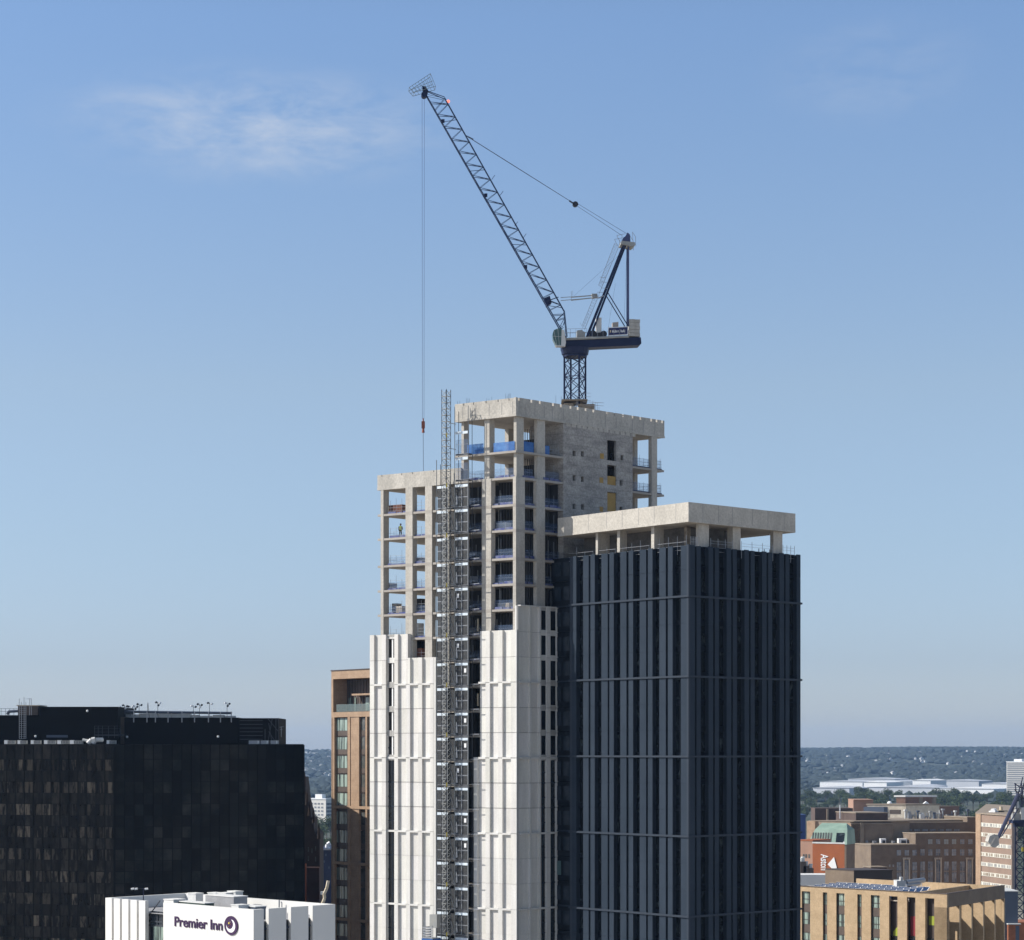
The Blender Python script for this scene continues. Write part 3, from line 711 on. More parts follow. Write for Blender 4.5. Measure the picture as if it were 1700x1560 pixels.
# ------------------------------------------------------------------ tower crane on the high roof
YM=290.0; XM=(954.5-CX)*YM/FP; th=R(5)
cd=Vector((math.cos(th),math.sin(th),0)); cn=Vector((-math.sin(th),math.cos(th),0))
def cp(px,py,off=0.0):
    """point of the crane's own vertical plane seen at a photo pixel, then moved off that plane"""
    m_=(px-CX)/FP
    a=(m_*YM-XM)/(cd.x-m_*cd.y); q=Vector((XM,YM,0))+cd*a
    q=Vector((q.x,q.y,zat(py,q.y)))
    return q+cn*off
crane=thing('luffing_crane',(XM,YM,levels[0]),'blue luffing tower crane with raised lattice jib standing on the tower roof','crane')
z0=levels[0]-2; z1=zat(590,YM); hd=1.42
ang=[R(20+90*k) for k in range(4)]
lg=[Vector((XM+hd*math.cos(a),YM+hd*math.sin(a),0)) for a in ang]
for p in lg: MB().bar((p.x,p.y,z0),(p.x,p.y,z1),.16).build('mast_leg',M['navy'],crane)
m=MB(); z=z0; k=0; st=1.62
while z<z1-.4:
    for j in range(4):
        p,q=lg[j],lg[(j+1)%4]; zz=min(z+st,z1)
        m.bar((p.x,p.y,z),(q.x,q.y,zz),.055); m.bar((q.x,q.y,z),(p.x,p.y,zz),.055)
        if k%2==0: m.bar((p.x,p.y,z),(q.x,q.y,z),.06)
    z+=st;k+=1
m.build('mast_bracing',M['navy'],crane)
m=MB(); m.cyl((XM,YM),1.65,zat(589,YM),zat(578,YM),14,1.8); m.cyl((XM,YM),1.5,zat(593,YM),zat(589,YM),14); m.build('slewing_ring',M['navy'],crane)
# deck
def slab(m,pts,o0,o1): m.prism([cp(x,y,o0) for x,y in pts],cn*(o1-o0))
m=MB(); slab(m,[(932,566),(1062,562),(1063,572),(1060,575),(975,579),(932,580)],-1.0,1.0); m.build('machinery_deck',M['navy'],crane)
m=MB(); m.bar(cp(934,565.5,-1.15),cp(1008,562.5,-1.15),.16,8); m.bar(cp(1008,562.5,-1.15),cp(1042,561,-1.15),.14,8); slab(m,[(934,564),(1042,560.5),(1042,562),(934,566)],-1.3,-1.02); m.build('walkway_edge',M['crgrey'],crane)
m=MB(); 
for x in range(936,1040,9): m.bar(cp(x,562,-1.3),cp(x,549,-1.3),.025)
m.bar(cp(936,549,-1.3),cp(972,548,-1.3),.025); m.bar(cp(936,555,-1.3),cp(972,554,-1.3),.02)
for x in range(938,1040,10): m.bar(cp(x,562,1.2),cp(x,550,1.2),.025)
m.bar(cp(938,550,1.2),cp(1038,547,1.2),.025); m.build('handrail',M['gal'],crane)
m=MB(); slab(m,[(957,550),(966,549),(966,561),(957,562)],-.8,.1); slab(m,[(966,551),(971,553),(970,561),(966,561)],-.8,.1); m.build('electric_cabinet',M['crgrey'],crane)
m=MB(); slab(m,[(989,529),(997.5,528.5),(997.5,553),(989,554)],-.7,.3); m.build('exhaust_housing',M['offwhite'],crane)
m=MB(); slab(m,[(989,554),(998,553),(998,560),(989,560)],-.75,.35); m.bar(cp(1001,556,-.8),cp(1001,556,.8),.42,12); m.bar(cp(983,556,-.9),cp(983,556,.9),.45,12); m.build('winch',M['drk'],crane)
m=MB(); slab(m,[(1016.5,536),(1026,535),(1026,546),(1016.5,547)],-.4,.5); m.build('control_box',M['tanbox'],crane)
m=MB(); slab(m,[(1007.5,546),(1040.5,544.5),(1040.5,558.5),(1007.5,560.5)],-1.22,-1.12); sgn=m.build('banner',M['wht'],crane)
m=MB(); slab(m,[(1008.7,547.3),(1039.4,545.8),(1039.4,557.2),(1008.7,559.2)],-1.25,-1.22); m.build('banner_face',M['bannerblue'],sgn)
def text_obj(s,size,name,mt,parent,origin,right,up,thick=.02,bold=.0,extr=.02):
    cu=bpy.data.curves.new(name,'FONT'); cu.body=s; cu.size=size; cu.extrude=extr; cu.offset=bold; cu.align_x='LEFT'
    o=bpy.data.objects.new('tmp',cu); col.objects.link(o); dg=bpy.context.evaluated_depsgraph_get()
    me=bpy.data.meshes.new_from_object(o.evaluated_get(dg)); bpy.data.objects.remove(o)
    rt=Vector(right).normalized(); up=Vector(up).normalized(); nn=rt.cross(up)
    xs=[v.co.x for v in me.vertices]; width=max(xs)-min(xs)
    m=MB(); m.add([Vector(origin)+rt*v.co.x*thick+up*v.co.y+nn*v.co.z for v in me.vertices],[tuple(p.vertices) for p in me.polygons])
    return m.build(name,mt,parent),width
r_=(cp(1040,552,-1.26)-cp(1010,553.5,-1.26)).normalized()
text_obj('Mulliner . Radio',.46,'lettering',M['wht'],sgn,cp(1014,555,-1.27),r_,(0,0,1),.56,.012,.01)
m=MB(); m.cbox(cp(1011.3,552.8,-1.27),.14,.05,.3); m.build('emblem',M['tan'],sgn)
for j,(a,b) in enumerate(((1043,1061),)):
    for k in range(5):
        m=MB(); y0=560-k*5.7-(.0); slab(m,[(a+.2*(k%2),y0),(1052,y0+.0),(1052,y0-5.2),(a+.2*(k%2),y0-5.2)],-1.05,.95); m.build('counterweight_block',M['ballast'],crane)
        m=MB(); slab(m,[(1052.4,y0+.3),(b-.5*(k%2),y0+.3),(b-.5*(k%2),y0-5.0),(1052.4,y0-5.0)],-.9,1.05); m.build('counterweight_block',M['ballast'],crane)
# cab
m=MB(); slab(m,[(917,552),(925,548.5),(930,549),(930,577),(921,577),(916,567),(915,559)],-1.75,-.75); cab=m.build('cab',M['glassgreen'],crane)
m=MB(); slab(m,[(930,551),(934,552),(937,572),(936,577),(929,577)],-1.8,-.7); slab(m,[(920,577),(936,577),(936,578.5),(921.5,578.5)],-1.8,-.7)
for p,q in (((917,552),(922,577)),((923.5,549),(926,577)),((915.5,562),(930,563))): m.bar(cp(*p,-1.78),cp(*q,-1.78),.022)
m.build('cab_frame',M['offwhite'],cab)
# jib
lo=[(939,562),(704,152)]; hi0=(936.5,516.5); hi1=(738,162.5); tip=(706,150)
def lerp(a,b,t): return (a[0]+(b[0]-a[0])*t,a[1]+(b[1]-a[1])*t)
hw=.42
m=MB()
for o in (-hw,hw):
    m.bar(cp(*lo[0],o*1.2),cp(*lo[1],o*.5),.085); m.bar(cp(*hi0,o*.5),cp(*hi1,o*.5),.06); m.bar(cp(*hi0,o),cp(941,560,o*1.2),.07); m.bar(cp(*hi1,o),cp(*tip,o*.4),.06)
m.build('jib_chord',M['jibblue'],crane)
m=MB(); n=17
def lowat(t): return lerp(lerp(lo[0],lo[1],.115),lerp(lo[0],lo[1],.955),t)
def hiat(t): return lerp(hi0,hi1,t)
for k in range(n):
    t0,t1,tm=k/n,(k+1)/n,(k+.5)/n
    for o in (-hw,hw):
        m.bar(cp(*lowat(t0),o),cp(*hiat(tm),o*.5),.034); m.bar(cp(*hiat(tm),o*.5),cp(*lowat(t1),o),.034)
        m.bar(cp(*lowat(t1),o),cp(*hiat(tm),-o*.5),.025)
    m.bar(cp(*hiat(tm),-hw),cp(*hiat(tm),hw),.03); m.bar(cp(*lowat(t0),-hw),cp(*lowat(t0),hw),.035)
    m.bar(cp(*lowat(t0),-hw),cp(*lowat(t1),hw),.03)
    if k in (0,5,11,15): m.bar(cp(*lowat(t0+.02),-hw),cp(*hiat(t0+.02),hw),.045)
for p,q in (((935,540),(938.5,530)),((935,545),(930,541)),((937,528),(923,532)),((936,522),(917,523)),((930,541),(937,528)),((923,532),(936,520))):
    for o in (-hw,hw): m.bar(cp(*p,o),cp(*q,o),.045)
for o in (-.4,.4): m.bar(cp(709,158,o),cp(736,164,o),.03); m.bar(cp(722,183,o),cp(738,164,o),.035)
m.build('jib_bracing',M['jibblue'],crane)
m=MB(); slab(m,[(903,496),(912,492),(915,504),(907,509)],-.55,.55); m.bar(cp(906,502,-.8),cp(926,495,-.8),.07); m.build('jib_winch_box',M['navy'],crane)
m=MB(); 
for x,y in ((735,202.5),(806,325.5),(872,444)): m.cbox(cp(x,y,-.5),.4,.3,.4)
for x,y in ((818,296),(832,322),(856,373),(870,393)): m.bar(cp(x-2,y+3,-.4),cp(x+3,y-4,-.4),.04)
m.build('jib_clamp',M['navy'],crane)
m=MB(); m.bar(cp(704,158,-.45),cp(704,158,.45),.36,12); m.bar(cp(707,152,-.4),cp(707,152,.4),.28,12); slab(m,[(701,143),(707,144),(710,156),(702,160)],-.2,.2); m.build('jib_head_sheave',M['navy'],crane)
# basket at the jib head
m=MB()
for o in (-.8,.8):
    A=[(679,148),(714,125),(722.5,146),(686,156.5)]
    for a,b in zip(A,A[1:]+A[:1]): m.bar(cp(*a,o),cp(*b,o),.035)
    m.bar(cp(682,152,o),cp(718,137,o),.03)
    for t in (0,.14,.28,.42,.56,.7,.85,1): m.bar(cp(*lerp(A[0],A[1],t),o),cp(*lerp(A[3],A[2],t),o),.026)
for a in A: m.bar(cp(*a,-.8),cp(*a,.8),.03)
m.build('head_basket',M['basket'],crane)
m=MB(); m.sph(cp(744.3,168,0),.2,12,8); m.build('warning_light',M['redlight'],crane)
m=MB(); m.bar(cp(742.5,171,0),cp(744,168.5,0),.1); m.build('light_bracket',M['drk'],crane)
# A-frame, back stays, ladders
m=MB()
for o in (-.9,.9):
    m.bar(cp(974,560,o),cp(1037,402,o*.7),.17); 
    m.bar(cp(979.5,560,o),cp(1039.5,404,o*.7),.12)
    m.bar(cp(1007,487,o),cp(1041,543,o),.075)
m.build('a_frame',M['navy'],crane)
m=MB()
for o in (-.62,.62): m.bar(cp(1042.2,411,o),cp(1042.2,543,o),.12)
m.build('back_stay',M['stayblue'],crane)
m=MB(); m.bar(cp(1039,400,-.5),cp(1039,400,.5),.5,12); slab(m,[(1032,402),(1041,387),(1045,391),(1045,404)],-.55,.55); m.build('a_frame_head',M['stayblue'],crane)
m=MB(); slab(m,[(1030,402.5),(1052,405),(1053,409),(1049,412),(1029,408)],-1.1,1.1); 
m.build('head_platform',M['crgrey'],crane)
m=MB()
for o in (-1.1,1.1):
    m.bar(cp(1048,388,o),cp(1053,396,o),.03); m.bar(cp(1053,396,o),cp(1053.5,412,o),.035); m.bar(cp(1048,388,o),cp(1049,411,o),.03); m.bar(cp(1031,394,o),cp(1030,405,o),.03); m.bar(cp(1022,394,o),cp(1036,391,o),.03); m.bar(cp(1022,394,o),cp(1028,406,o),.03)
m.build('platform_rail',M['gal'],crane)
m=MB()
def ladder(m,p,q,o,n,w_=.5):
    for s in (-w_/2,w_/2): m.bar(cp(*p,o+s),cp(*q,o+s),.025)
    for k in range(n+1): a=lerp(p,q,k/n); m.bar(cp(*a,o-w_/2),cp(*a,o+w_/2),.02)
def cage(m,p,q,o,n,dx=-5.5,dy=-3):
    for k in range(n+1):
        a=lerp(p,q,k/n); m.path([cp(*a,o-.35),cp(a[0]+dx,a[1]+dy,o-.25),cp(a[0]+dx,a[1]+dy,o+.25),cp(*a,o+.35)],.018)
    for s in (-.25,.25): m.bar(cp(p[0]+dx,p[1]+dy,o+s),cp(q[0]+dx,q[1]+dy,o+s),.018)
ladder(m,(969,549),(993,492),-.9,14); cage(m,(971,544),(990,497),-.9,10); ladder(m,(993,490),(1027,408),-.9,22); cage(m,(998,478),(1024,410),-.9,16)
m.path([cp(962,538,-.9),cp(966,546,-.9),cp(976,522,-.9)],.02)
m.bar(cp(992,497,-.9),cp(1001,493,-.9),.1)
for x,y in ((994,462),(996,470),(990,487),(997,480)): m.bar(cp(x,y,-.9),cp(x+10,y+1,-.9),.03)
m.build('access_ladder',M['gal'],crane)
m=MB(); 
for dy in (0,5): m.bar(cp(931,493.5+dy,.1),cp(984,490+dy*.8,.1),.05); m.bar(cp(948,493+dy,.1),cp(984,490+dy*.8,.1),.085)
m.bar(cp(948.5,483,.1),cp(949,497,.1),.03); m.bar(cp(951,482,.1),cp(951,492,.1),.02); slab(m,[(982,488),(991,488),(992,494),(983,495)],-.35,.4)
m.build('buffer_strut',M['crgrey'],crane)
m=MB()
for o,dy in ((-.12,0),(.12,0)): m.bar(cp(777,227,o),cp(948,334.5,o*.3),.026)
m.bar(cp(774,225,0),cp(786,231,0),.07); m.bar(cp(945,333,0),cp(953,338,0),.12)
m.build('pendant_bar',M['ropes'],crane)
m=MB(); m.bar(cp(955,339,-.25),cp(955,339,.25),.34,12); slab(m,[(951,336),(957,335),(960,340),(955,343)],-.2,.2); m.build('luffing_block',M['drk'],crane)
m=MB(); m.bar(cp(957,336.5,0),cp(1041,388,0),.025); m.bar(cp(957,341,0),cp(1033,391,0),.025)
m.bar(cp(1027,424,0),cp(953,491,0),.012); m.bar(cp(1041,412,.2),cp(1036,545,.2),.014); m.bar(cp(1022,470,.2),cp(1010,545,.2),.014); m.build('luffing_rope',M['ropes'],crane)
pt=cp(702.6,158,0)
m=MB(); 
for dx in (-.14,.14): m.bar((pt.x+dx,pt.y,pt.z),(pt.x+dx*.7,pt.y,zat(696,pt.y)),.026)
m.build('hoist_rope',M['haulrope'],crane)
m=MB(); c=Vector((pt.x,pt.y,0)); m.cyl(c,.12,zat(700,pt.y),zat(694,pt.y),8,.05); m.cbox((c.x,c.y,zat(705,pt.y)),.42,.3,.85); m.cyl(c,.2,zat(718,pt.y),zat(711,pt.y),8,.14); m.build('hook_block',M['hookred'],crane)
m=MB(); m.bar((c.x,c.y,zat(718,pt.y)),(c.x+.03,c.y,levels[1]+1.4),.035); m.build('lifting_chain',M['ropes'],crane)
# bolted collar and scaffold round the mast foot
sc_=thing('scaffold_platform',(XM,YM,Zroof+.3),'timber and tube scaffold deck round the foot of the blue crane mast','scaffold')
m=MB(); m.box(XY,XM-1.7,XM+1.5,YM-2.4,YM+2.4,zat(668.5,YM),zat(667,YM)); m.build('deck_boards',M['cream_dirty'],sc_)
m=MB()
for k in range(16):
    x=XM+rnd.uniform(-.3,3.4); y=YM+rnd.choice((-2.2,-1.2,2.2)); zb_=zat(690,YM); m.bar((x,y,zb_),(x,y,zat(rnd.uniform(655,672)+max(0,(x-XM-1))*6,YM)),.03)
for yy in (656,662,668): m.bar((XM-.2,YM-2.2,zat(yy,YM)),(XM+1.9,YM-2.2,zat(yy+1,YM)),.025)
for yy in (671,676): m.bar((XM+1,YM-2.2,zat(yy,YM)),(XM+3.5,YM-2.2,zat(yy+2,YM)),.03)
m.build('scaffold_tube',M['gal'],sc_)
m=MB(); m.box(XY,XM-1.4,XM-.2,YM-1.6,YM+1.6,zat(677,YM),zat(672,YM)); m.box(XY,XM+.3,XM+2.4,YM-1.9,YM-1.5,zat(684,YM),zat(674,YM)); m.build('shutter_panel',M['cream_dirty'],sc_)

# ------------------------------------------------------------------ worker in a hi-vis vest
def worker():
    uP=Fw.u(665,1.1); P=Fw.p(uP,1.1,levels[3]); s=1.0
    me=bpy.data.meshes.new('person')
    J=[(0,0,.95,.15),(0,0,1.12,.14),(0,.0,1.34,.17),(0,.01,1.48,.075),(0,.0,1.55,.062),(0,-.02,1.62,.088),(0,-.02,1.70,.098),(0,-.02,1.77,.07),
       (.10,0,.86,.10),(.14,.02,.50,.07),(.17,.06,.10,.048),(.18,-.08,.05,.045),(-.10,0,.86,.10),(-.13,-.06,.50,.07),(-.16,-.02,.10,.048),(-.17,-.16,.05,.045),
       (.18,0,1.42,.068),(.25,-.04,1.15,.05),(.18,-.24,1.06,.038),(.14,-.33,1.06,.03),(-.18,0,1.42,.068),(-.26,.0,1.14,.05),(-.25,-.12,.92,.036),(-.25,-.16,.84,.03)]
    E=[(0,1),(1,2),(2,3),(3,4),(4,5),(5,6),(6,7),(0,8),(8,9),(9,10),(10,11),(0,12),(12,13),(13,14),(14,15),(2,16),(16,17),(17,18),(18,19),(2,20),(20,21),(21,22),(22,23)]
    V=[Vector(j[:3]) for j in J]; rr=[j[3] for j in J]
    for hand,dirn in ((19,Vector((-.2,-1,.0))),(23,Vector((0,-.4,-1)))):
        d=dirn.normalized(); sd_=Vector((1,0,0)) if hand==23 else Vector((0,0,1))
        for k in range(4):
            b=V[hand]+sd_*(.022*(k-1.5)); a=len(V); V+= [b+d*.05,b+d*(.085+.01*(k in(1,2)))+Vector((.01,0,-.01))]; rr+=[.009,.008]; E+=[(hand,a),(a,a+1)]
        a=len(V); V+=[V[hand]+sd_*.035+d*.01,V[hand]+sd_*.05+d*.045]; rr+=[.010,.008]; E+=[(hand,a),(a,a+1)]
    me.from_pydata([tuple(v) for v in V],E,[]); o=bpy.data.objects.new('person',me); col.objects.link(o)
    sk=o.modifiers.new('Skin','SKIN'); sk.use_smooth_shade=True
    for i,v in enumerate(me.skin_vertices[0].data): v.radius=(rr[i],rr[i]*(.8 if i in (0,1,2) else 1)); v.use_root=(i==0)
    sb=o.modifiers.new('s','SUBSURF'); sb.levels=1; sb.render_levels=1
    me.materials.append(M['trousers'])
    tag(o,'worker in yellow hi-vis vest standing on an open floor of the lower wing','person')
    o.location=P; o.rotation_euler.z=R(25); W[o.name]=P
    def child(nm,build,mt):
        m=MB(); build(m); n2=m.build(nm,mt); n2.parent=o; n2.location=n2.location  # local coordinates
        return n2
    def vest(m):
        n=14; rings=[(.98,.185,.15),(1.12,.17,.135),(1.28,.19,.15),(1.40,.20,.15),(1.48,.13,.10)]; vs=[];fs=[]
        for z,a,b in rings:
            for k in range(n): t=2*math.pi*k/n; vs.append((a*math.cos(t),b*math.sin(t),z))
        for j in range(len(rings)-1):
            for k in range(n): fs.append((j*n+k,j*n+(k+1)%n,(j+1)*n+(k+1)%n,(j+1)*n+k))
        m.add(vs,fs)
    child('hi_vis_vest',vest,M['hivis'])
    def band(m):
        for z in (1.08,1.22):
            n=14; vs=[(a*math.cos(2*math.pi*k/n),b*math.sin(2*math.pi*k/n),zz) for zz,a,b in ((z,.19,.155),(z+.05,.195,.158)) for k in range(n)]
            m.add(vs,[(k,(k+1)%n,n+(k+1)%n,n+k) for k in range(n)])
    child('reflective_band',band,M['wht'])
    child('face',lambda m:(m.sph((0,-.035,1.645),.088,12,8,1.2),m.sph((0,-.125,1.64),.016,6,4),m.sph((.085,-.02,1.645),.018,6,4),m.sph((-.085,-.02,1.645),.018,6,4)),M['skin'])
    child('eyes',lambda m:(m.sph((.03,-.116,1.665),.009,6,4),m.sph((-.03,-.116,1.665),.009,6,4)),M['drk'])
    child('hard_hat',lambda m:(m.sph((0,-.02,1.73),.12,12,8,.8),m.cyl((0,-.04),.15,1.70,1.712,14)),M['drk'])
    child('jacket_sleeves',lambda m:(m.bar((.19,0,1.44),(.25,-.04,1.15),.066,8,.058),m.bar((.25,-.04,1.15),(.19,-.21,1.07),.056,8,.045),m.bar((-.19,0,1.44),(-.26,0,1.14),.066,8,.058),m.bar((-.26,0,1.14),(-.25,-.1,.95),.056,8,.045)),M['drk'])
worker()
# ------------------------------------------------------------------ materials of the other buildings
M['obglass']=mat('black_office_glass',(.004,.0048,.005),.12,c2=(.020,.019,.017),scale=.16,amt=1,spec=.05,tint=True,contrast=(.48,.72))
M['ob_blinds_refl']=mat('blinds_and_painted_reflections',(.034,.031,.027),.2,c2=(.003,.003,.0032),scale=1.0,amt=1,stretch=(1.5,1.5,.3),contrast=(.44,.56),spec=.08,tint=True)  # brown streaks paint reflections on the glass as well as blinds
M['obspan']=mat('black_spandrel_glass',(.012,.011,.010),.2,c2=(.003,.003,.003),scale=.9,amt=1,stretch=(1.4,1.4,.4),contrast=(.42,.58),spec=.06,tint=True)
M['obframe']=mat('black_mullion',(.002,.002,.002),.6,spec=.03)
M['tanbrick']=mat('tan_brick',(.385,.265,.175),.85,c2=(.30,.20,.13),scale=.7,amt=.9,fine=.12,lines=(.9,.93,.12))
M['tanbrick2']=mat('buff_brick',(.45,.33,.205),.85,c2=(.36,.26,.155),scale=.8,amt=.9,fine=.10,lines=(.9,.95,.1))
M['brownbrick']=mat('brown_brick',(.20,.155,.115),.9,c2=(.145,.11,.082),scale=.35,amt=.9,fine=.08)
M['redbrick']=mat('orange_red_brick',(.33,.10,.036),.85,c2=(.27,.08,.03),scale=.3,amt=.9,fine=.06)
M['maroon']=mat('dark_maroon_brick',(.045,.018,.018),.9,c2=(.03,.012,.012),scale=.3,amt=1)
M['gablebrick']=mat('dark_gable_brick',(.035,.022,.018),.9,c2=(.02,.013,.011),scale=.5,amt=1)  # very dark red-brown with a mottled tone
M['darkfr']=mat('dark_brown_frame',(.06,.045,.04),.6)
M['spbrown']=mat('brown_spandrel',(.10,.075,.062),.7,c2=(.075,.058,.048),scale=1,amt=1)
M['curtain']=mat('curtained_window_glass',(.32,.41,.36),.15,c2=(.05,.07,.065),scale=.8,amt=1,stretch=(2.2,2.2,.15),contrast=(.47,.6),spec=.5)
M['grglass']=mat('grey_window_glass',(.05,.055,.055),.12,c2=(.13,.13,.12),scale=.8,amt=1,spec=.5)
M['balu']=mat('glass_balustrade',(.15,.20,.20),.1,alpha=.45)
M['pwhite']=mat('white_render',(.70,.69,.665),.7,c2=(.63,.62,.595),scale=.3,amt=.6)
M['roofgrey']=mat('grey_flat_roof',(.33,.33,.34),.85,c2=(.25,.25,.26),scale=.4,amt=1,fine=.06)
M['rooflight']=mat('pale_flat_roof',(.52,.45,.37),.85,c2=(.43,.38,.32),scale=.2,amt=1)
M['purple']=mat('purple_sign_letters',(.035,.008,.055),.5)
M['copper']=mat('green_copper_roof',(.27,.38,.31),.7,c2=(.19,.28,.23),scale=.35,amt=1,stretch=(1,1,.4))
M['cream']=mat('cream_stone',(.60,.53,.43),.85,c2=(.42,.36,.28),scale=.6,amt=.8)
M['solar']=mat('solar_panel',(.012,.03,.085),.15,c2=(.02,.045,.11),scale=.5,amt=1,spec=.6)
M['bluegrey']=mat('blue_grey_cladding',(.07,.09,.13),.6)
M['navyb']=mat('dark_navy_facade',(.012,.02,.06),.5,c2=(.008,.014,.04),scale=.3,amt=1)
M['stripewhite']=mat('white_window_band',(.62,.60,.52),.6,c2=(.35,.34,.31),scale=.55,amt=1,contrast=(.5,.7),stretch=(1,1,.01))
M['warehouse']=mat('white_metal_sheet',(.80,.80,.80),.6,c2=(.70,.71,.73),scale=.01,amt=1)
M['warehouse2']=mat('pale_grey_metal_roof',(.50,.52,.56),.6,c2=(.42,.44,.48),scale=.012,amt=1)
M['towerwhite']=mat('far_tower_panel',(.62,.60,.56),.8)
M['towerdark']=mat('far_tower_window_band',(.20,.21,.23),.5)
M['green_pl']=mat('lime_green_panel',(.28,.33,.03),.6); M['red_pl']=mat('dark_red_panel',(.22,.02,.03),.6)
M['crimson']=mat('site_orange_wall',(.32,.12,.06),.8,c2=(.22,.08,.04),scale=.8,amt=1)
M['navyb3']=mat('dark_glazed_wall',(.015,.02,.028),.2,c2=(.04,.05,.06),scale=.8,amt=1,spec=.4)
M['spbrown5']=mat('pinkish_brown_brick',(.27,.19,.145),.85,c2=(.22,.155,.12),scale=.3,amt=.8)
M['pinkbrick']=mat('pinkish_brick',(.36,.22,.16),.85,c2=(.3,.18,.13),scale=.4,amt=.9)
M['rbrown']=mat('red_brown_brick',(.22,.13,.095),.85,c2=(.17,.10,.075),scale=.3,amt=.9)
M['darkbrick']=mat('dark_brown_brick',(.10,.07,.06),.9,c2=(.07,.05,.045),scale=.3,amt=.9)
M['cream4']=mat('weathered_buff_stone',(.29,.235,.18),.85,c2=(.21,.17,.13),scale=.3,amt=.9)
M['w4glass']=mat('campus_window_glass',(.12,.145,.175),.2,c2=(.38,.42,.47),scale=.35,amt=1,spec=.5)
M['w4bright']=mat('campus_blind_window',(.32,.36,.36),.3)
M['barw4']=mat('white_glazing_bar',(.30,.29,.28),.6)
M['navy2']=mat('dusty_navy_paint',(.05,.055,.10),.5)
M['navyb2']=mat('bright_navy_cladding',(.02,.05,.17),.5)
M['rbrick2']=mat('weathered_roof_tile',(.30,.22,.19),.8)
def lerp3(a,b,t): return a+(b-a)*t
# ------------------------------------------------------------------ B: black glass office
Fb=Frame(((190-CX)*370/FP,370),(-.955,.296),(.97,.24))
zb=lambda y:zat(y,370)
LB,RB=48.0,Fb.v(504); ZB=zb(1236)
off=thing('black_glass_office',Fb.p(6,6,0),'wide black glass office block with dark roof plant, at the left edge of the view','building')
A=Fb.p(0,RB,0); side=Vector((-.26,.966,0))
pl=[Fb.p(0,0,0),Fb.p(LB,0,0),Fb.p(LB,0,0)+side*50,A+side*46,A]
m=MB(); m.prism([p-(p-Vector((-65,395,0)))*.006 for p in pl],(0,0,ZB-.5)); m.build('core_block',M['obframe'],off)
rows=[]; z=ZB; y0=[1236,1260.5]
rows.append((zb(1260),ZB,'s'))
k=0
while True:
    t=zb(1260.5+37.35*k); b=zb(1279.5+37.35*k); n=zb(1297.5+37.35*k)
    if n<3: break
    rows.append((b,t,'w')); rows.append((n,b,'s')); k+=1
rb=random.Random(3)
def bface(face,L_,nc):
    for z0,z1,kd in rows:
        if kd=='w':
            g=MB(); g.c=(.2,.2,.2)
            if face=='u': g.box(Fb,.02,L_-.02,-.03,-.002,z0+.06,z1-.06)
            for i in range(nc):
                a,b=L_*i/nc+.04,L_*(i+1)/nc-.04
                if face=='u':
                    f=rb.choice((.25,.5,.8,1.3,1.9,1.1)); g.c=(f,f*.97,f*.92)
                    g.box(Fb,a+rb.choice((0,0,0,.35,.6)),b-rb.choice((0,0,0,.3,.5)),-.06,.0,z0+.04,z1-.04)
                else:
                    f=rb.choice((.3,.6,.8,1.2,1.8)); g.c=(f,f*1.04,f*1.0); g.box(Fb,-.06,.0,a,b,z0+.04,z1-.04)
            g.build('glazing_band',M['ob_blinds_refl'] if face=='u' else M['obglass'],off)
        else:
            g=MB()
            for i in range(nc):
                a,b=L_*i/nc+.04,L_*(i+1)/nc-.04; f=rb.choice((.5,.9,1.4)); g.c=(f,f,f)
                if face=='u': g.box(Fb,a,b,-.05,.0,z0+.04,z1-.04)
                else: g.box(Fb,-.05,.0,a,b,z0+.04,z1-.04)
            g.build('spandrel_band',M['obspan'] if face=='u' else M['obglass'],off)
    m=MB()
    for i in range(nc+1):
        a=L_*i/nc
        if face=='u': m.box(Fb,a-.03,a+.03,-.14,0,0,ZB)
        else: m.box(Fb,-.14,0,a-.03,a+.03,0,ZB)
    m.build('mullion',M['obframe'],off)
bface('u',LB,int(round(LB/1.6))); bface('v',RB,20)
# side glazing and roof edge
m=MB(); m.prism([A+Vector((.03,0,0)),A+side*46+Vector((.03,0,0)),A+side*46+Vector((-.1,0,0)),A-Vector((.1,0,0))],(0,0,ZB)); m.build('side_wall',M['obframe'],off)
m=MB(); m.prism(pl,(0,0,.12)); 
for i in range(len(m.V)): m.V[i].z+=ZB
m.build('roof',M['blk'],off)
def bb(x0,x1,y0,y1,d,dep,name='roof_plant_block',mt='blk',par=None):
    """box on the office roof: photo columns and rows, standing d metres behind the front"""
    Y=376+d; a=(x0-CX)*Y/FP; b=(x1-CX)*Y/FP
    return MB().box(XY,a,b,Y,Y+dep,zat(y1,Y),zat(y0,Y)).build(name,M[mt],par or off)
bb(-90,66,1187,1238,6,14); bb(66,196,1173,1238,4,16); bb(206.5,396,1191,1238,5,16); bb(196,206.5,1190,1236,6.5,10,'brick_plant_room','brownbrick')
lv_=bb(396,463,1192,1238,5.2,12,'louvre_screen','blk')
m=MB(); Y=381
for k in range(6): m.bar(P3(398,1196+k*6.2,Y),P3(436,1196+k*6.2,Y),.07)
for p,q in (((444,1236),(452,1192)),((452,1236),(446,1200)),((446,1214),(460,1236)),((440,1210),(440,1236)),((458,1192),(458,1236)),((462,1192),(462,1236)),((444,1192),(462,1214))): m.bar(P3(*p,Y-.1),P3(*q,Y-.1),.07)
m.bar(P3(396,1192.5,Y),P3(463,1192.5,Y),.09); m.build('steel_frame',M['gal_dark'],off)
m=MB(); Y=383; m.box(XY,(33-CX)*Y/FP,(66-CX)*Y/FP,Y-1.5,Y+4,zat(1187,Y),zat(1172,Y)); m.build('brown_tank_room',M['spbrown'],off)
m=MB(); m.box(XY,(31-CX)*Y/FP,(70-CX)*Y/FP,Y-1.7,Y+4.2,zat(1172,Y),zat(1170.5,Y)); m.build('pale_coping',M['tan'],off)
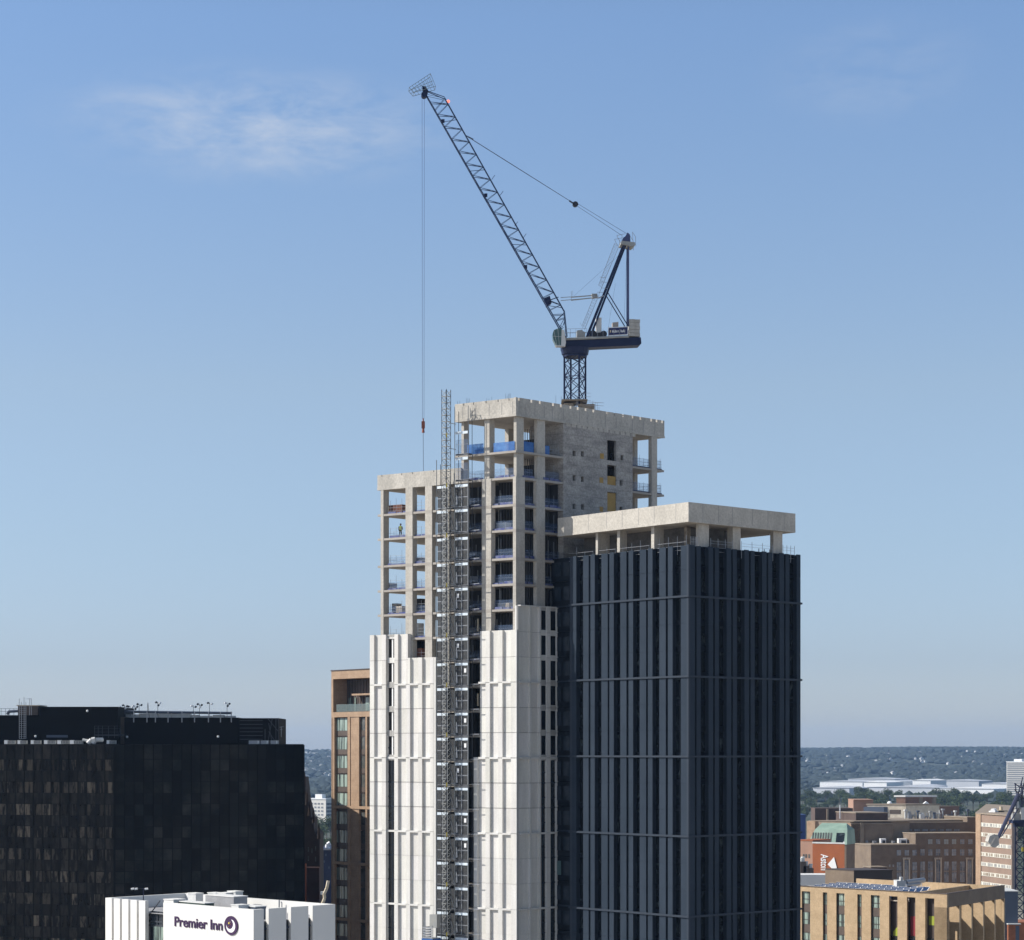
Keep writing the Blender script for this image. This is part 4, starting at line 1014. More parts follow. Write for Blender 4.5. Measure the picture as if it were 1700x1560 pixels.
for x,w_ in ((7,18),(29,15),(51,16),(73,19),(95,20),(116,21),(177,15)):
    Y=372; a=(x-CX)*Y/FP; b=(x+w_-CX)*Y/FP
    t=thing('air_conditioning_unit',((a+b)/2,Y+.5,ZB+.12),'%s box on the front roof edge of the black office, %s from the left'%(('white-ended grey','small grey','squat pale','wide pale','long grey','pale metal','rightmost pale')[(7,29,51,73,95,116,177).index(x)],('first','second','third','fourth','fifth','sixth','last')[(7,29,51,73,95,116,177).index(x)]),'air unit','air units along the black office roof edge')
    m=MB(); m.box(XY,a,a+(b-a)*.3,Y,Y+1,ZB+.12,ZB+.72); m.build('fan_end',M['wht'],t)
    m=MB(); m.box(XY,a+(b-a)*.3,b,Y+.05,Y+1,ZB+.12,ZB+.68); 
    m.build('casing',M['crgrey'],t)
    m=MB()
    for j in range(5): m.box(XY,a+(b-a)*(.34+.13*j),a+(b-a)*(.38+.13*j),Y+.02,Y+.05,ZB+.2,ZB+.62)
    m.build('grille',M['gal_dark'],t)
t=thing('duct_elbow',P3(160,1234,372),'pale bent duct between the sixth and last air units on the black office roof','duct')
m=MB(); m.path([P3(137,1228,372.5),P3(146,1229.5,372.5),P3(148,1233,372.3)],.25,8); m.path([P3(146,1234,372),P3(152,1228,372),P3(158,1227,372)],.4,8); m.path([P3(154,1234,372),P3(158,1228,372),P3(170,1228,373)],.38,8); m.build('pipe',M['offwhite'],t)
for i,(x0,x1) in enumerate(((413,432),(433,447),(449,463))):
    t=thing('air_conditioning_unit',P3((x0+x1)/2,1236,379.5),'pale grey unit under the louvred screen on the black office roof, %s of three'%('left','middle','right')[i],'air unit','air units under the louvred roof screen')
    Y=379; MB().box(XY,(x0-CX)*Y/FP,(x1-1-CX)*Y/FP,Y,Y+1,ZB+.12,zat(1229,Y)).build('casing',M['gal'],t); MB().box(XY,(x1-4-CX)*Y/FP,(x1-2.5-CX)*Y/FP,Y-.1,Y,ZB+.2,zat(1229.5,Y)).build('grille',M['wht'],t)
t=thing('roof_duct',P3(300,1186,390),'long silver insulated duct and pipe running along the top of the black roof plant','duct')
Y=386; m=MB(); m.bar(P3(196,1181,Y),P3(385,1183.5,Y),.22,6); m.build('pipe',M['bluegrey'],t)
m=MB(); xs=[207,230,262,284,300,316,330,352,372,390]
for a,b in zip(xs,xs[1:]): h=rb.uniform(.3,.75); m.box(XY,(a-CX)*Y/FP,(b-1.2-CX)*Y/FP,Y+1,Y+2.6,zat(1191,Y),zat(1191,Y)+h)
m.build('duct_casing',M['offwhite'],t)
m=MB()
for x in (222,244,258,279,302,323,346,366,384): m.bar(P3(x,1181,380.9),P3(x,1199,380.9),.1)
m.build('bracket',M['gal'],t)
m=MB(); Y=382
for x in range(-5,60,7): m.bar(P3(x,1187,Y),P3(x,1176,Y),.04)
for y in (1176,1181): m.bar(P3(-10,y,Y),P3(33,y,Y),.035)
m.path([P3(12,1186,Y),P3(14,1181,Y),P3(30,1180,Y)],.25,8)
tag(m.build('roof_handrail',M['bluegrey']),'thin handrail and bent pipe at the far left of the black office roof','handrail')
t=thing('access_scaffold',P3(40,1225,379),'narrow tube scaffold tower rising in front of the left roof plant of the black office','scaffold')
Y=378; m=MB()
for x,y in ((32,1160),(35.5,1165),(40,1157),(43,1165),(49,1159),(52,1159)): m.bar(P3(x,1187 if x>45 else 1226,Y),P3(x,y,Y),.05)
m.build('upright',M['gal'],t); m=MB()
for k in range(16): y=1226-k*3.6; m.bar(P3(32,y,Y),P3(43,y,Y),.035)
m.bar(P3(43,1160,Y),P3(52,1160,Y),.035); m.build('rung',M['gal'],t)
t=thing('roof_gantry',P3(175,1225,378),'low black steel gantry with handrails beside the middle roof plant of the black office','gantry')
Y=378.5; m=MB(); m.box(XY,(157-CX)*Y/FP,(203-CX)*Y/FP,Y,Y+1.4,zat(1221,Y),zat(1219,Y)); m.build('walkway',M['gal_dark'],t); m=MB()
for x in (157,163,170,180,190,200): m.bar(P3(x,1225,Y),P3(x,1205,Y),.05)
for y in (1205,1209,1215): m.bar(P3(157,y,Y),P3(202,y,Y),.035)
m.build('handrail',M['gal_dark'],t)
fl=[(202,1183,1173),(207,1183,1170),(216,1182,1172),(224,1183,1171),(231,1182,1168),(262,1181,1165),(321,1182,1171),(331,1182,1168),(348,1182,1166),(377,1183,1166)]
for i,(x,y0_,y1_) in enumerate(fl):
    where=('first','second','third','fourth','fifth','sixth','seventh','eighth','ninth','tenth')[i]
    t=thing('floodlight_mast',P3(x,y0_,385),'thin mast with round lamps above the silver roof duct, %s from the left'%where,'floodlight','floodlight masts on the black office roof')
    MB().bar(P3(x,y0_+6,385),P3(x,y1_,385),.05).build('pole',M['gal_dark'],t)
    for j in range(2+i%2):
        dx=(-3.2,3.4,.6)[j]; yy=y1_+(1,2.5,6)[j]
        m=MB(); p=P3(x+dx,yy,384.8); m.bar(p,p+Vector((.12,-.22,.05)),.17,8); m.bar(P3(x,yy+1,385),p,.03); m.build('lamp_head',M['drk'] if (i+j)%3 else M['wht'],t)
m=MB(); 
for x in (244,248): m.bar(P3(x,1192,385),P3(245.5,1166,385),.05)
tag(m.build('aerial_mast',M['spbrown']),'narrow brown tapering aerial between two clusters of lamps on the black office roof','aerial')
m=MB(); m.bar(P3(467,1223,380),P3(467,1206,380),.04); m.bar(P3(464,1207,380),P3(471,1206,380),.03); m.bar(P3(465,1211,380),P3(469,1211,380),.03)
tag(m.build('roof_aerial',M['gal']),'small thin aerial on the right end of the black office roof beside the louvred screen','aerial')
for i,(x,y,l_) in enumerate(((145,1180,1),(211,1223,1),(362,1222.5,1),(59,1222,1))):
    p=P3(x,y,374+(0 if i!=0 else 5.7)) if 0 else P3(x,y,379.8 if x<196 else 380.8)
    m=MB(); m.sph(p,.2,8,6); 
    tag(m.build('bulkhead_lamp',M['wht']),('small lamp near the top of the tallest roof plant block','round white lamp low on the plant wall near the brown plant room','round white lamp low on the right part of the plant wall','round white lamp low on the wall behind the scaffold tower')[i],'lamp')
m=MB(); Y=379.6; m.box(XY,(77-CX)*Y/FP,(112-CX)*Y/FP,Y,Y+.3,zat(1224,Y),zat(1220,Y)); tag(m.build('strip_panel',M['bluegrey']),'low blue grey strip panel on the foot of the tallest black plant block','panel')

# ------------------------------------------------------------------ E: tan brick apartment tower
Pl=Vector(((550-CX)*420/FP,420,0)); O=Pl+Vector((.62,-.785,0))*16
Fe=Frame(O[:2],(-.62,.785),(.785,.62)); LE=16.0
def ez(y,x=582): return zat(y,Fe.p(Fe.u(x),0,0).y)
ap=thing('brick_apartment_tower',Fe.p(6,6,0),'slim tan brick apartment tower with a recessed top balcony, left of the white panels','building')
D0=14; zt=ez(1112.5)
m=MB(); m.box(Fe,1.0,LE-.7,1.6,D0,0,ez(1184)); m.box(Fe,0,LE-.7,D0-.3,D0,ez(1184),zt-.1); m.box(Fe,LE-.6,LE,.0,D0,0,zt); m.box(Fe,0,LE-.6,0,D0-.3,ez(1126),zt); m.box(Fe,0,LE-.6,0,1.6,ez(1190),ez(1181.5)); m.build('wall',M['tanbrick'],ap)
MB().box(Fe,-.1,LE+.1,-.1,D0+.1,zt,zt+.18).build('coping',M['darkfr'],ap)
m=MB(); m.box(Fe,0,LE-.62,3.0,3.2,ez(1181),ez(1126)); m.build('loggia_cladding',M['spbrown'],ap)
m=MB()
for k in range(16): m.box(Fe,1+k*.9,1.08+k*.9,2.9,3.0,ez(1181),ez(1126))
m.build('loggia_batten',M['darkfr'],ap)
m=MB(); m.box(Fe,0,Fe.u(573),1.4,2.9,ez(1154),ez(1151)); m.build('upper_terrace_slab',M['tanbrick'],ap)
for x0,x1 in ((573,577),(582,584),(601,607),(609,613)): MB().box(Fe,Fe.u(x1,2),Fe.u(x0,2),2.8,2.9,ez(1179),ez(1157)).build('glazed_door',M['curtain'],ap)
m=MB(); m.box(Fe,0,LE-1.2,.3,.34,ez(1181),ez(1168.5)); m.build('balustrade',M['balu'],ap)
storeys=[]; 
yb=[1190+31.2*k for k in range(40)]
for k,y in enumerate(yb):
    z1=ez(y+1); z0=ez(y+22.5); zs_=ez(y+31.2)
    if zs_<1: break
    for x0,x1,mt in ((557.5,577,'curtain'),(599,606,'grglass'),(610.5,616,'curtain')):
        f=MB().box(Fe,Fe.u(x1,.5),Fe.u(x0,.5),.52,.6,z0,z1).build('window',M[mt],ap)
        m=MB()
        for q in (.0,.30,.72,.97) if x1-x0>15 else (.0,.94):
            a=Fe.u(x1,.45); b=Fe.u(x0,.45); m.box(Fe,a+(b-a)*q,a+(b-a)*(q+.03),.44,.52,z0,z1)
        m.box(Fe,a,b,.44,.52,z1-.08,z1); m.build('window_frame',M['darkfr'],f)
        MB().box(Fe,Fe.u(x1,.5),Fe.u(x0,.5),.5,.62,zs_,z0-.02).build('spandrel',M['spbrown'],ap)
zP=ez(1190)
for x0,x1,d in ((550,555,.0),(577,581,.0),(582.3,596,.12),(606.5,609.3,.0)):
    m=MB(); a=Fe.u(x1,d); b=min(Fe.u(x0,d),LE-.02); m.box(Fe,a,b,d,1.6,0,zP-.01); m.build('brick_pier',M['tanbrick'],ap)
MB().box(Fe,.0,LE-.1,.8,1.6,0,zP).build('backing_wall',M['darkfr'],ap)
for y in (1340,1433.5,1527):
    z=ez(y); MB().box(Fe,0,LE-.3,-.03,.3,z-.25,z+.25).build('band_course',M['tanbrick'],ap)

# ------------------------------------------------------------------ P: white hotel with the sign
Fp=Frame(((421-CX)*220/FP,220),(-17.2,18),(7.1,8)); LP=Fp.u(175); RP=Fp.v(556.5)
zp_=zat(1510,220); hotel=thing('white_hotel',Fp.p(5,4,0),'low white hotel block with purple lettered sign and open flat roof, bottom left','building')
def pw(m,u0,u1,v0,v1,z0=0,z1=None): m.box(Fp,u0,u1,v0,v1,z0,zp_ if z1 is None else z1)
zr_=zp_-1.25
m=MB(); m.box(Fp,.5,LP-.5,1.0,RP-.5,0,zr_); m.build('core_block',M['roofgrey'],hotel)
m=MB(); x=[(175,185.5),(189,199),(202.5,213),(216.5,227),(230.5,241)]
for x0,x1 in x: MB().box(Fp,Fp.u(x1),Fp.u(x0),0,.45,0,zp_).build('white_pier',M['pwhite'],hotel)
MB().box(Fp,Fp.u(270.5),Fp.u(241),.85,.95,0,zr_+.2).build('curtain_wall',M['navyb3'],hotel)
m=MB()
for q in (0,.28,.64,.97): a=Fp.u(270.5,.8);b=Fp.u(241,.8); m.box(Fp,a+(b-a)*q,a+(b-a)*(q+.04),.75,.85,0,zr_+.2)
for zz in (1535,1542): z=zat(zz,228); m.box(Fp,a,b,.76,.85,z-.12,z+.05)
m.bar(Fp.p(a+.5,.8,zat(1500,228)),Fp.p(b-.2,.8,zat(1533,228)),.06)
m.build('mullion',M['gal_dark'],hotel)
MB().box(Fp,Fp.u(268),Fp.u(245),.7,.76,zat(1575,228),zat(1544,228)).build('window',M['linkcurt'] if 'linkcurt' in M else M['curtain'],hotel)
MB().box(Fp,0,Fp.u(271),0,.45,0,zp_).build('sign_wall',M['pwhite'],hotel)
MB().box(Fp,Fp.u(344.4),Fp.u(343.9),-.004,0,0,zp_).build('panel_joint',M['offwhite'],hotel)
m=MB(); m.box(Fp,Fp.u(420.5),Fp.u(271.5),-.004,0,zat(1541.5,222),zat(1541,222)); m.build('panel_joint',M['offwhite'],hotel)
for x0,x1 in ((421,438),(446,475),(483,512),(519,556.5)): MB().box(Fp,0,.45,Fp.v(x0)+(.45 if x0==421 else 0),Fp.v(x1),0,zp_).build('white_pier',M['pwhite'],hotel)
for x0,x1 in ((438,446),(475,483),(512,519)):
    m=MB(); m.box(Fp,.38,.46,Fp.v(x0),Fp.v(x1),0,zr_); m.build('slot_window',M['dglass'],hotel)
    m=MB(); m.box(Fp,.3,.38,Fp.v(x0),Fp.v(x1),zat(1540,224),zat(1537,224)); a=(Fp.v(x0)+Fp.v(x1))/2; m.box(Fp,.3,.38,a-.03,a+.03,0,zr_); m.build('mullion',M['navyb'],hotel)
for x0,x1 in ((185.5,189),(199,202.5),(213,216.5),(227,230.5)): MB().box(Fp,Fp.u(x1),Fp.u(x0),.75,.83,0,zr_).build('slot_window',M['dark_recess'],hotel)  # shade between the piers put into a near-black colour
m=MB(); pw(m,LP-.4,LP,.45,RP,0); pw(m,.45,LP-.4,RP-.4,RP,0); m.build('rear_parapet',M['pwhite'],hotel)
MB().box(Fp,.46,LP-.41,.46,RP-.41,zr_,zr_+.06).build('roof',M['roofgrey'],hotel)
text_obj('Premier Inn',1.36,'sign_lettering',M['purple'],hotel,Fp.p(Fp.u(289.5),-.03,zat(1538.3,228)),-Fp.A,(0,0,1),1.24,.02,.05)
# round emblem: dark purple disc, pale crescent, small stars
def disc(name,cx_,cz_,r,off,mt,par,n=32,th_=.05,sx=1.0):
    m=MB(); c=Fp.p(cx_,off,cz_); m.prism([c-Fp.A*math.cos(2*math.pi*k/n)*r*sx+Vector((0,0,1))*math.sin(2*math.pi*k/n)*r for k in range(n)],-Fp.B*th_); return m.build(name,mt,par)
uc_=Fp.u(384.5); zc_=zat(1536,222.7)
em=disc('sign_emblem',uc_,zc_,.92,-.02,M['purple'],hotel,th_=.08,sx=1.16)
def cres(n=24):
    out=[]
    for k in range(n+1): t=math.radians(-172+240*k/n); out.append((.0+.64*math.cos(t)*1.12,-.03+.64*math.sin(t)))
    for k in range(n+1): t=math.radians(68-240*k/n); out.append((-.16+.48*math.cos(t)*1.12,.13+.47*math.sin(t)))
    return out
m=MB(); c=Fp.p(uc_,-.12,zc_); n_=24; cr=cres(); outp=[c-Fp.A*x+Vector((0,0,y)) for x,y in cr]
o_=outp[:n_+1]; i_=outp[n_+1:][::-1]
for k in range(n_): m.add([o_[k],o_[k+1],i_[k+1],i_[k]],[(0,1,2,3)])
m.build('crescent',M['wht'],em)
for dx,dz,r,mt in ((-.28,.22,.10,'yel'),(-.08,.33,.05,'tan'),(-.30,-.12,.06,'hookred'),(-.02,.12,.05,'hookred')): disc('star',uc_-dx,zc_+dz,r,-.12,M[mt],em,8,.02)
# things on the hotel roof
def rb_(x0,x1,v0,v1,h,name,mt,label,cat,z=None):
    u0,u1=Fp.u(x1,(v0)),Fp.u(x0,v0); z=zr_+.06 if z is None else z
    t=thing(name,Fp.p((u0+u1)/2,(v0+v1)/2,z),label,cat); m=MB(); m.box(Fp,u0,u1,v0,v1,z+.1,z+h); m.build('casing',M[mt],t)
    m=MB(); m.box(Fp,u0-.06,u1+.06,v0-.06,v1+.06,z+h,z+h+.08); m.build('lid',M['pwhite'],t)
    m=MB()
    for a in (u0+.1,u1-.2):
        for b in (v0+.05,v1-.15): m.box(Fp,a,a+.1,b,b+.1,z,z+.1)
    m.build('foot',M['gal_dark'],t); return t
M['dkgreen']=mat('dark_green_panel',(.03,.06,.045),.6)
rb_(292,340,2.2,3.4,1.15,'plant_unit','dkgreen','dark green plant unit behind the sign wall on the hotel roof','plant unit')
rb_(341,388,4.6,6.4,1.75,'plant_unit','roofgrey','tall mid grey plant unit in the middle of the hotel roof','plant unit')
rb_(272,288,1.6,3.2,1.3,'stair_cap','pwhite','white stair cap at the left end of the sign wall','roof cap')
rb_(384,396,.9,2.2,1.35,'stair_cap','pwhite','small white roof box just above the round emblem','roof cap')
rb_(400,424,2.2,3.6,1.2,'plant_unit','bluegrey','low blue grey plant unit near the right corner of the hotel roof','plant unit')
for i,(x,vv) in enumerate(((312,7.4),(345,7.8),(362,7.0),(378,7.9))):
    rb_(x,x+13,vv,vv+1.0,1.5+.15*i,'extract_cowl','offwhite','pale cowl box at the back of the hotel roof, %s of four from the left'%('first','second','third','fourth')[i],'cowl')
t=thing('rooftop_lamp_post',Fp.p(Fp.u(238,2.5),2.5,zr_),'blue roof lamp post with two white lamps over the white piers','lamp post')
p=Fp.p(Fp.u(238,2.5),2.5,zr_); Yp=p.y
MB().bar(p,P3(238,1474,Yp),.06).build('pole',M['navy'],t); MB().bar(P3(222,1475,Yp),P3(245,1475,Yp),.03).build('arm',M['drk'],t)
for x,w_ in ((220,2.4),(226,2.2),(243,2.6)): MB().bar(P3(x-w_,1475.8,Yp),P3(x+w_,1475,Yp),.1,6).build('lamp_head',M['wht'],t)
t=thing('vent_pipe',Fp.p(4,6,zr_),'pair of thin hooked vent pipes on the right side of the hotel roof','vent pipe')
Yp=233; m=MB(); m.path([P3(463.5,1508,Yp),P3(463.5,1494,Yp)],.07,6); m.path([P3(468,1506,Yp),P3(468,1498,Yp),P3(466,1497,Yp)],.05,6); m.build('pipe',M['gal'],t)

# ------------------------------------------------------------------ C: gothic brick gable and the things seen in the gap
hall=thing('gothic_brick_hall',P3(516,1600,430)*1,'dark gothic brick gable with pinnacles, between the black office and the apartment tower','building')
hall.location.z=0; W[hall.name].z=0
Y=430; sil=[(495,1290),(505,1290),(507,1306),(509,1326),(511,1334),(513.5,1344),(516,1356),(520.5,1358),(521,1376),(524,1384),(527,1380),(530.5,1384),(531,1650),(495,1650)]
m=MB(); m.prism([P3(x,y,Y) for x,y in sil],(0,9,0)); m.build('gable_wall',M['gablebrick'],hall)
m=MB()
for x,y in ((505.5,1292),(509.5,1322),(513.5,1340),(520.5,1352),(529.5,1378)):
    p=P3(x,y,Y-.2); m.bar(p-Vector((0,0,1.6)),p,.32,6,.2); m.bar(p,p+Vector((0,0,1.3)),.3,6,.03)
m.build('pinnacle',M['gablebrick'],hall)
m=MB(); m.box(XY,(507.5-CX)*(Y-3)/FP,(530-CX)*(Y-3)/FP,Y-3,Y-.01,0,zat(1440,Y-3)); m.build('porch_wall',M['maroon'],hall)
m=MB(); m.box(XY,(506.6-CX)*(Y-4)/FP,(508-CX)*(Y-4)/FP,Y-4.1,Y-3.0,0,zat(1434,Y-4)); m.build('drain_pipe',M['redbrick'],hall)
for k,(x,y) in enumerate(((512,1410),(518,1412),(524,1408),(512,1425),(524,1426))): MB().box(XY,(x-1-CX)*Y/FP,(x+1-CX)*Y/FP,Y-.1,Y-.01,zat(y+4,Y),zat(y-4,Y)).build('window',M['grglass'],hall)
t=thing('navy_office',P3(541,1600,520)*1,'dark navy facade with pale windows in the narrow gap left of the apartment tower','building'); t.location.z=0; W[t.name].z=0
Y=520; MB().box(XY,(529-CX)*Y/FP,(562-CX)*Y/FP,Y,Y+20,0,zat(1409,Y)).build('wall',M['navyb'],t)
for x,y in ((533,1431),(538,1430),(541,1419),(546,1440),(535,1450)): MB().box(XY,(x-1-CX)*Y/FP,(x+1.2-CX)*Y/FP,Y-.06,Y-.01,zat(y+1.8,Y),zat(y-1.8,Y)).build('window',M['bluegrey'],t)
m=MB(); m.bar(P3(528,1410,519),P3(556,1410,519),.2); m.build('parapet_rail',M['gal'],t)
t=thing('white_roof_dish',P3(546,1407,524),'white curved roof dish on the navy building in the narrow gap','dish'); m=MB()
m.path([P3(548,1399,523),P3(543.5,1402,523),P3(543,1407,523),P3(546,1410,523)],.5,8); m.build('dish_rim',M['wht'],t); MB().bar(P3(545,1410,523.4),P3(546,1405,523.4),.15).build('bracket',M['gal'],t)
t=thing('damaged_timber_strut',P3(538,1500,300),'pale twisted strut sticking up behind the right corner of the hotel roof','strut')
m=MB(); m.path([P3(534,1503,240),P3(539,1491,240),P3(538,1484,240),P3(542.5,1474,240),P3(545,1462,240)],.16,6); m.build('pole',M['tan'],t)
MB().box(XY,(532-CX)*240/FP,(538-CX)*240/FP,240,240.4,zat(1485,240),zat(1480,240)).build('bracket',M['offwhite'],t)
def far_tower(x0,xm,x1,yt,Y,label,lp=6.0,grp=None):
    Fx=Frame(((xm-CX)*Y/FP,Y),(-.8,.6),(.75,.66)); t=thing('tower_block',Fx.p(3,3,0),label,'tower block')
    u=Fx.u(x0);v=Fx.v(x1); zt_=zat(yt,Y)
    MB().box(Fx,0,u,0,v,0,zt_).build('wall',M['towerwhite'],t); MB().box(Fx,-.5,u+.5,-.5,v+.5,zt_,zt_+.9).build('roof_edge',M['warehouse'],t)
    MB().box(Fx,u*.3,u*.7,v*.2,v*.8,zt_+.9,zt_+4).build('lift_house',M['warehouse'],t)
    return Fx,t,u,v,zt_
Fx,t,u,v,z_=far_tower(513,541,551,1327,1800,'distant cream tower block with small square windows, left of the apartment tower')
k=0; z=z_-4
while z>20:
    m=MB()
    for j in range(4): a=u*(.16+.2*j); m.box(Fx,a,a+u*.11,-.25,0,z,z+1.3)
    m.build('window',M['towerdark'],t); m=MB()
    for j in range(4): a=v*(.1+.24*j); m.box(Fx,-.25,0,a,a+v*.15,z-.4,z+1.3)
    m.build('window',M['bluegrey'],t); z-=2.85
Fx,t,u,v,z_=far_tower(1671,1704,1716,1265,3000,'tall white horizontally banded tower block beyond the trees at the right edge')
z=z_-2.4
while z>0: 
    m=MB(); m.box(Fx,u*.04,u*.96,-.4,0,z-.55,z+.85); m.box(Fx,-.4,0,v*.04,v*.96,z-.55,z+.85); m.build('window_band',M['towerdark'],t); z-=2.75

# ------------------------------------------------------------------ F1: buff brick building at the bottom right
F1=Frame(((1572-CX)*330/FP,330),(-3628,3850),(2340,3850)); L1=F1.u(1318); R1=F1.v(1668)
z1_=zat(1484.5,330)
bf=thing('buff_brick_block',F1.p(6,6,0),'sunlit buff brick block with tall dark windows and a finned end, bottom right','building')
def y1(y,x): return zat(y,F1.p(F1.u(x),0,0).y)
cols=[(1331,1345,'w'),(1366,1373.2,'w'),(1388.3,1402,'w'),(1423.2,1430.4,'w'),(1445.6,1460.4,'w'),(1476,1490,'t'),(1505.6,1519.6,'t'),(1536,1551,'t')]
wt=z1_-(zat(0,330)-zat(8.2,330)) 
ed=[L1]
for x0,x1,k in cols: ed+= [F1.u(x0),F1.u(x1)]
ed.append(0)
for a,b in zip(ed[0::2],ed[1::2]): MB().box(F1,b,a,0,.5,0,wt).build('brick_pier',M['tanbrick2'],bf)
MB().box(F1,0,L1,0,.5,wt,z1_).build('parapet_wall',M['tanbrick2'],bf)
MB().box(F1,-.06,L1,-.06,.5,z1_,z1_+.12).build('coping',M['spbrown'],bf)
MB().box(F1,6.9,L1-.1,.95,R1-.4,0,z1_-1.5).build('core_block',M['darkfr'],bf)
for i,(x0,x1,k) in enumerate(cols):
    a,b=F1.u(x1),F1.u(x0)
    if k=='w':
        z=wt
        while z>2:
            f=MB().box(F1,a,b,.36,.42,z-1.85,z).build('window',M['curtain'],bf)
            m=MB(); m.box(F1,a,a+.06,.28,.36,z-1.85,z); m.box(F1,b-.06,b,.28,.36,z-1.85,z); m.box(F1,a,b,.28,.36,z-.06,z); m.box(F1,a+(b-a)*.25,a+(b-a)*.25+.06,.28,.36,z-1.85,z); m.box(F1,a,b,.28,.36,z-1.2,z-1.13); m.build('window_frame',M['darkfr'],f)
            MB().box(F1,a,b,.3,.42,z-3.08,z-1.87).build('spandrel',M['spbrown'],bf); z-=3.08
    else:
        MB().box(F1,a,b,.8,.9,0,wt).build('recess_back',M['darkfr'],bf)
        if i==5:
            m=MB(); m.prism([F1.p(a+.1,.74,wt-4.2),F1.p(a+.1,.74,wt-14),F1.p(b-.4,.74,wt-14),F1.p(b-.4,.74,wt-5.2)],F1.B*.04); m.build('lime_panel',M['green_pl'],bf)
        if i==6: MB().box(F1,a+.1,b-.3,.74,.78,wt-5.6,wt-2.8).build('red_panel',M['red_pl'],bf)
        if i==7: MB().box(F1,a+.1,b-.3,.74,.78,wt-3.9,wt-2.6).build('lime_panel',M['green_pl'],bf); 
        MB().box(F1,a,b,.7,.76,wt-9.5,wt-5.8).build('window',M['dglass'],bf)
# finned end
hz_=z1_-1.9
MB().box(F1,0,.7,.5,R1,hz_,z1_).build('end_beam',M['brownbrick'],bf)
MB().box(F1,0,2.2,.0,.5,0,hz_).build('corner_pier',M['tanbrick2'],bf)
MB().box(F1,6.3,6.88,.96,R1-.4,0,z1_-.15).build('light_well_wall',M['tanbrick2'],bf)
for x in (1592.7,1612.8,1632.2,1651,1666.6): 
    b=F1.v(x); MB().box(F1,0,1.75,b,b+.5,0,hz_).build('fin',M['tanbrick2'],bf)
MB().box(F1,-.06,R1*0+.5,.5,R1,z1_,z1_+.12).build('coping',M['spbrown'],bf)
m=MB(); m.box(F1,.5,L1,R1-.4,R1,0,z1_); m.build('rear_parapet',M['tanbrick2'],bf)
MB().box(F1,6.9,L1,.5,R1-.4,z1_-1.45,z1_-1.3).build('roof',M['rooflight'],bf)
for r in range(5):
    for k in range(12):
        u0=9.6+k*2.25; v0=1.9+r*2.75
        if v0+1.9>R1-.6 or u0+2.1>L1: continue
        t=thing('solar_panel',F1.p(u0+1,v0+.8,z1_-1.3),'dark blue tilted solar panel in the rows on the buff brick block roof','solar panel','solar panels on the buff brick roof')
        zz=z1_-1.3; h0,h1=.25,1.15
        m=MB(); m.prism([F1.p(u0,v0,zz+h0),F1.p(u0+2.1,v0,zz+h0),F1.p(u0+2.1,v0+1.9,zz+h1),F1.p(u0,v0+1.9,zz+h1)],(0,0,.05)); m.build('panel_face',M['solar'],t)
        m=MB(); m.bar(F1.p(u0,v0,zz+h0+.05),F1.p(u0,v0+1.9,zz+h1+.05),.05)
        for q in (0,2.1): m.bar(F1.p(u0+q,v0+1.85,zz),F1.p(u0+q,v0+1.85,zz+h1),.03)
        m.bar(F1.p(u0,v0+1.9,zz+h1+.04),F1.p(u0+2.1,v0+1.9,zz+h1+.04),.03); m.build('frame',M['wht'],t)
t=thing('rooftop_chiller',F1.p(8,8,z1_-1.3),'grey rooftop chiller with a pipe duct running right, on the buff brick roof','chiller')
Y=352; m=MB(); m.box(XY,(1489-CX)*Y/FP,(1504-CX)*Y/FP,Y,Y+3,z1_-1.3,zat(1462,Y)); m.box(XY,(1495-CX)*Y/FP,(1499-CX)*Y/FP,Y,Y+1,zat(1462,Y),zat(1456,Y)); m.build('casing',M['offwhite'],t)
m=MB(); m.bar(P3(1503,1465,Y+.5),P3(1533,1461,Y+6),.42,10); m.bar(P3(1503,1470,Y),P3(1526,1467,Y+4),.3,10); m.build('pipe',M['gal'],t)
m=MB()
for x in (1508,1515,1523,1530): m.bar(P3(x,1473-(x-1508)*.12,Y+1+(x-1508)*.2),P3(x,1461.5-(x-1508)*.1,Y+1+(x-1508)*.2),.08)
m.build('pipe_stand',M['wht'],t)
t=thing('roof_plant_screen',P3(1440,1466,375),'long dark plant screen with a tan end behind the solar panels','plant screen')
Fq=Frame(P3(1418,1466,375)[:2],(-.55,.84),(.97,.24)); zq=zat(1446,375); 
MB().box(Fq,0,7,0,Fq.v(1481),z1_-3,zq).build('screen_wall',M['spbrown2'] if 'spbrown2' in M else M['darkfr'],t); MB().box(Fq,-.1,7.1,-.1,Fq.v(1481)+.1,zq,zq+.15).build('coping',M['darkfr'],t)
MB().box(Fq,-.0,7.0,-.06,0,z1_-3,zq-.01).build('end_panel',M['brownbrick'],t)
# ------------------------------------------------------------------ F2: orange brick block with the vertical name, and its low neighbour
F2=Frame(P3(1402,1452,560)[:2],(-.86,.51),(.13,.99)); zA=zat(1401,560); L2=F2.u(1349)
ab=thing('orange_brick_block',F2.p(3,3,0),'plain orange brick block with a white triangle and vertical lettering, right of the dark tower','building')
MB().box(F2,0,L2,0,6,0,zA).build('wall',M['redbrick'],ab); m=MB(); m.box(F2,-.1,L2+.1,-.1,.3,zA,zA+.35); m.box(F2,-.1,.3,.3,6,zA,zA+.35); m.build('coping',M['offwhite'],ab)
zt_=lambda y:zat(y,F2.p(F2.u(1370),0,0).y)
text_obj('Aston',2.7,'lettering',M['wht'],ab,F2.p(F2.u(1363),-.06,zt_(1418)),(0,0,-1),(-F2.A),.60,.03,.06)
m=MB(); g=lambda x,y:F2.p(F2.u(x),-.12,zt_(y)); m.prism([g(1374,1434.5),g(1384.5,1422),g(1389,1439),g(1388,1448)],-F2.B*.1); m.build('white_triangle',M['wht'],ab)
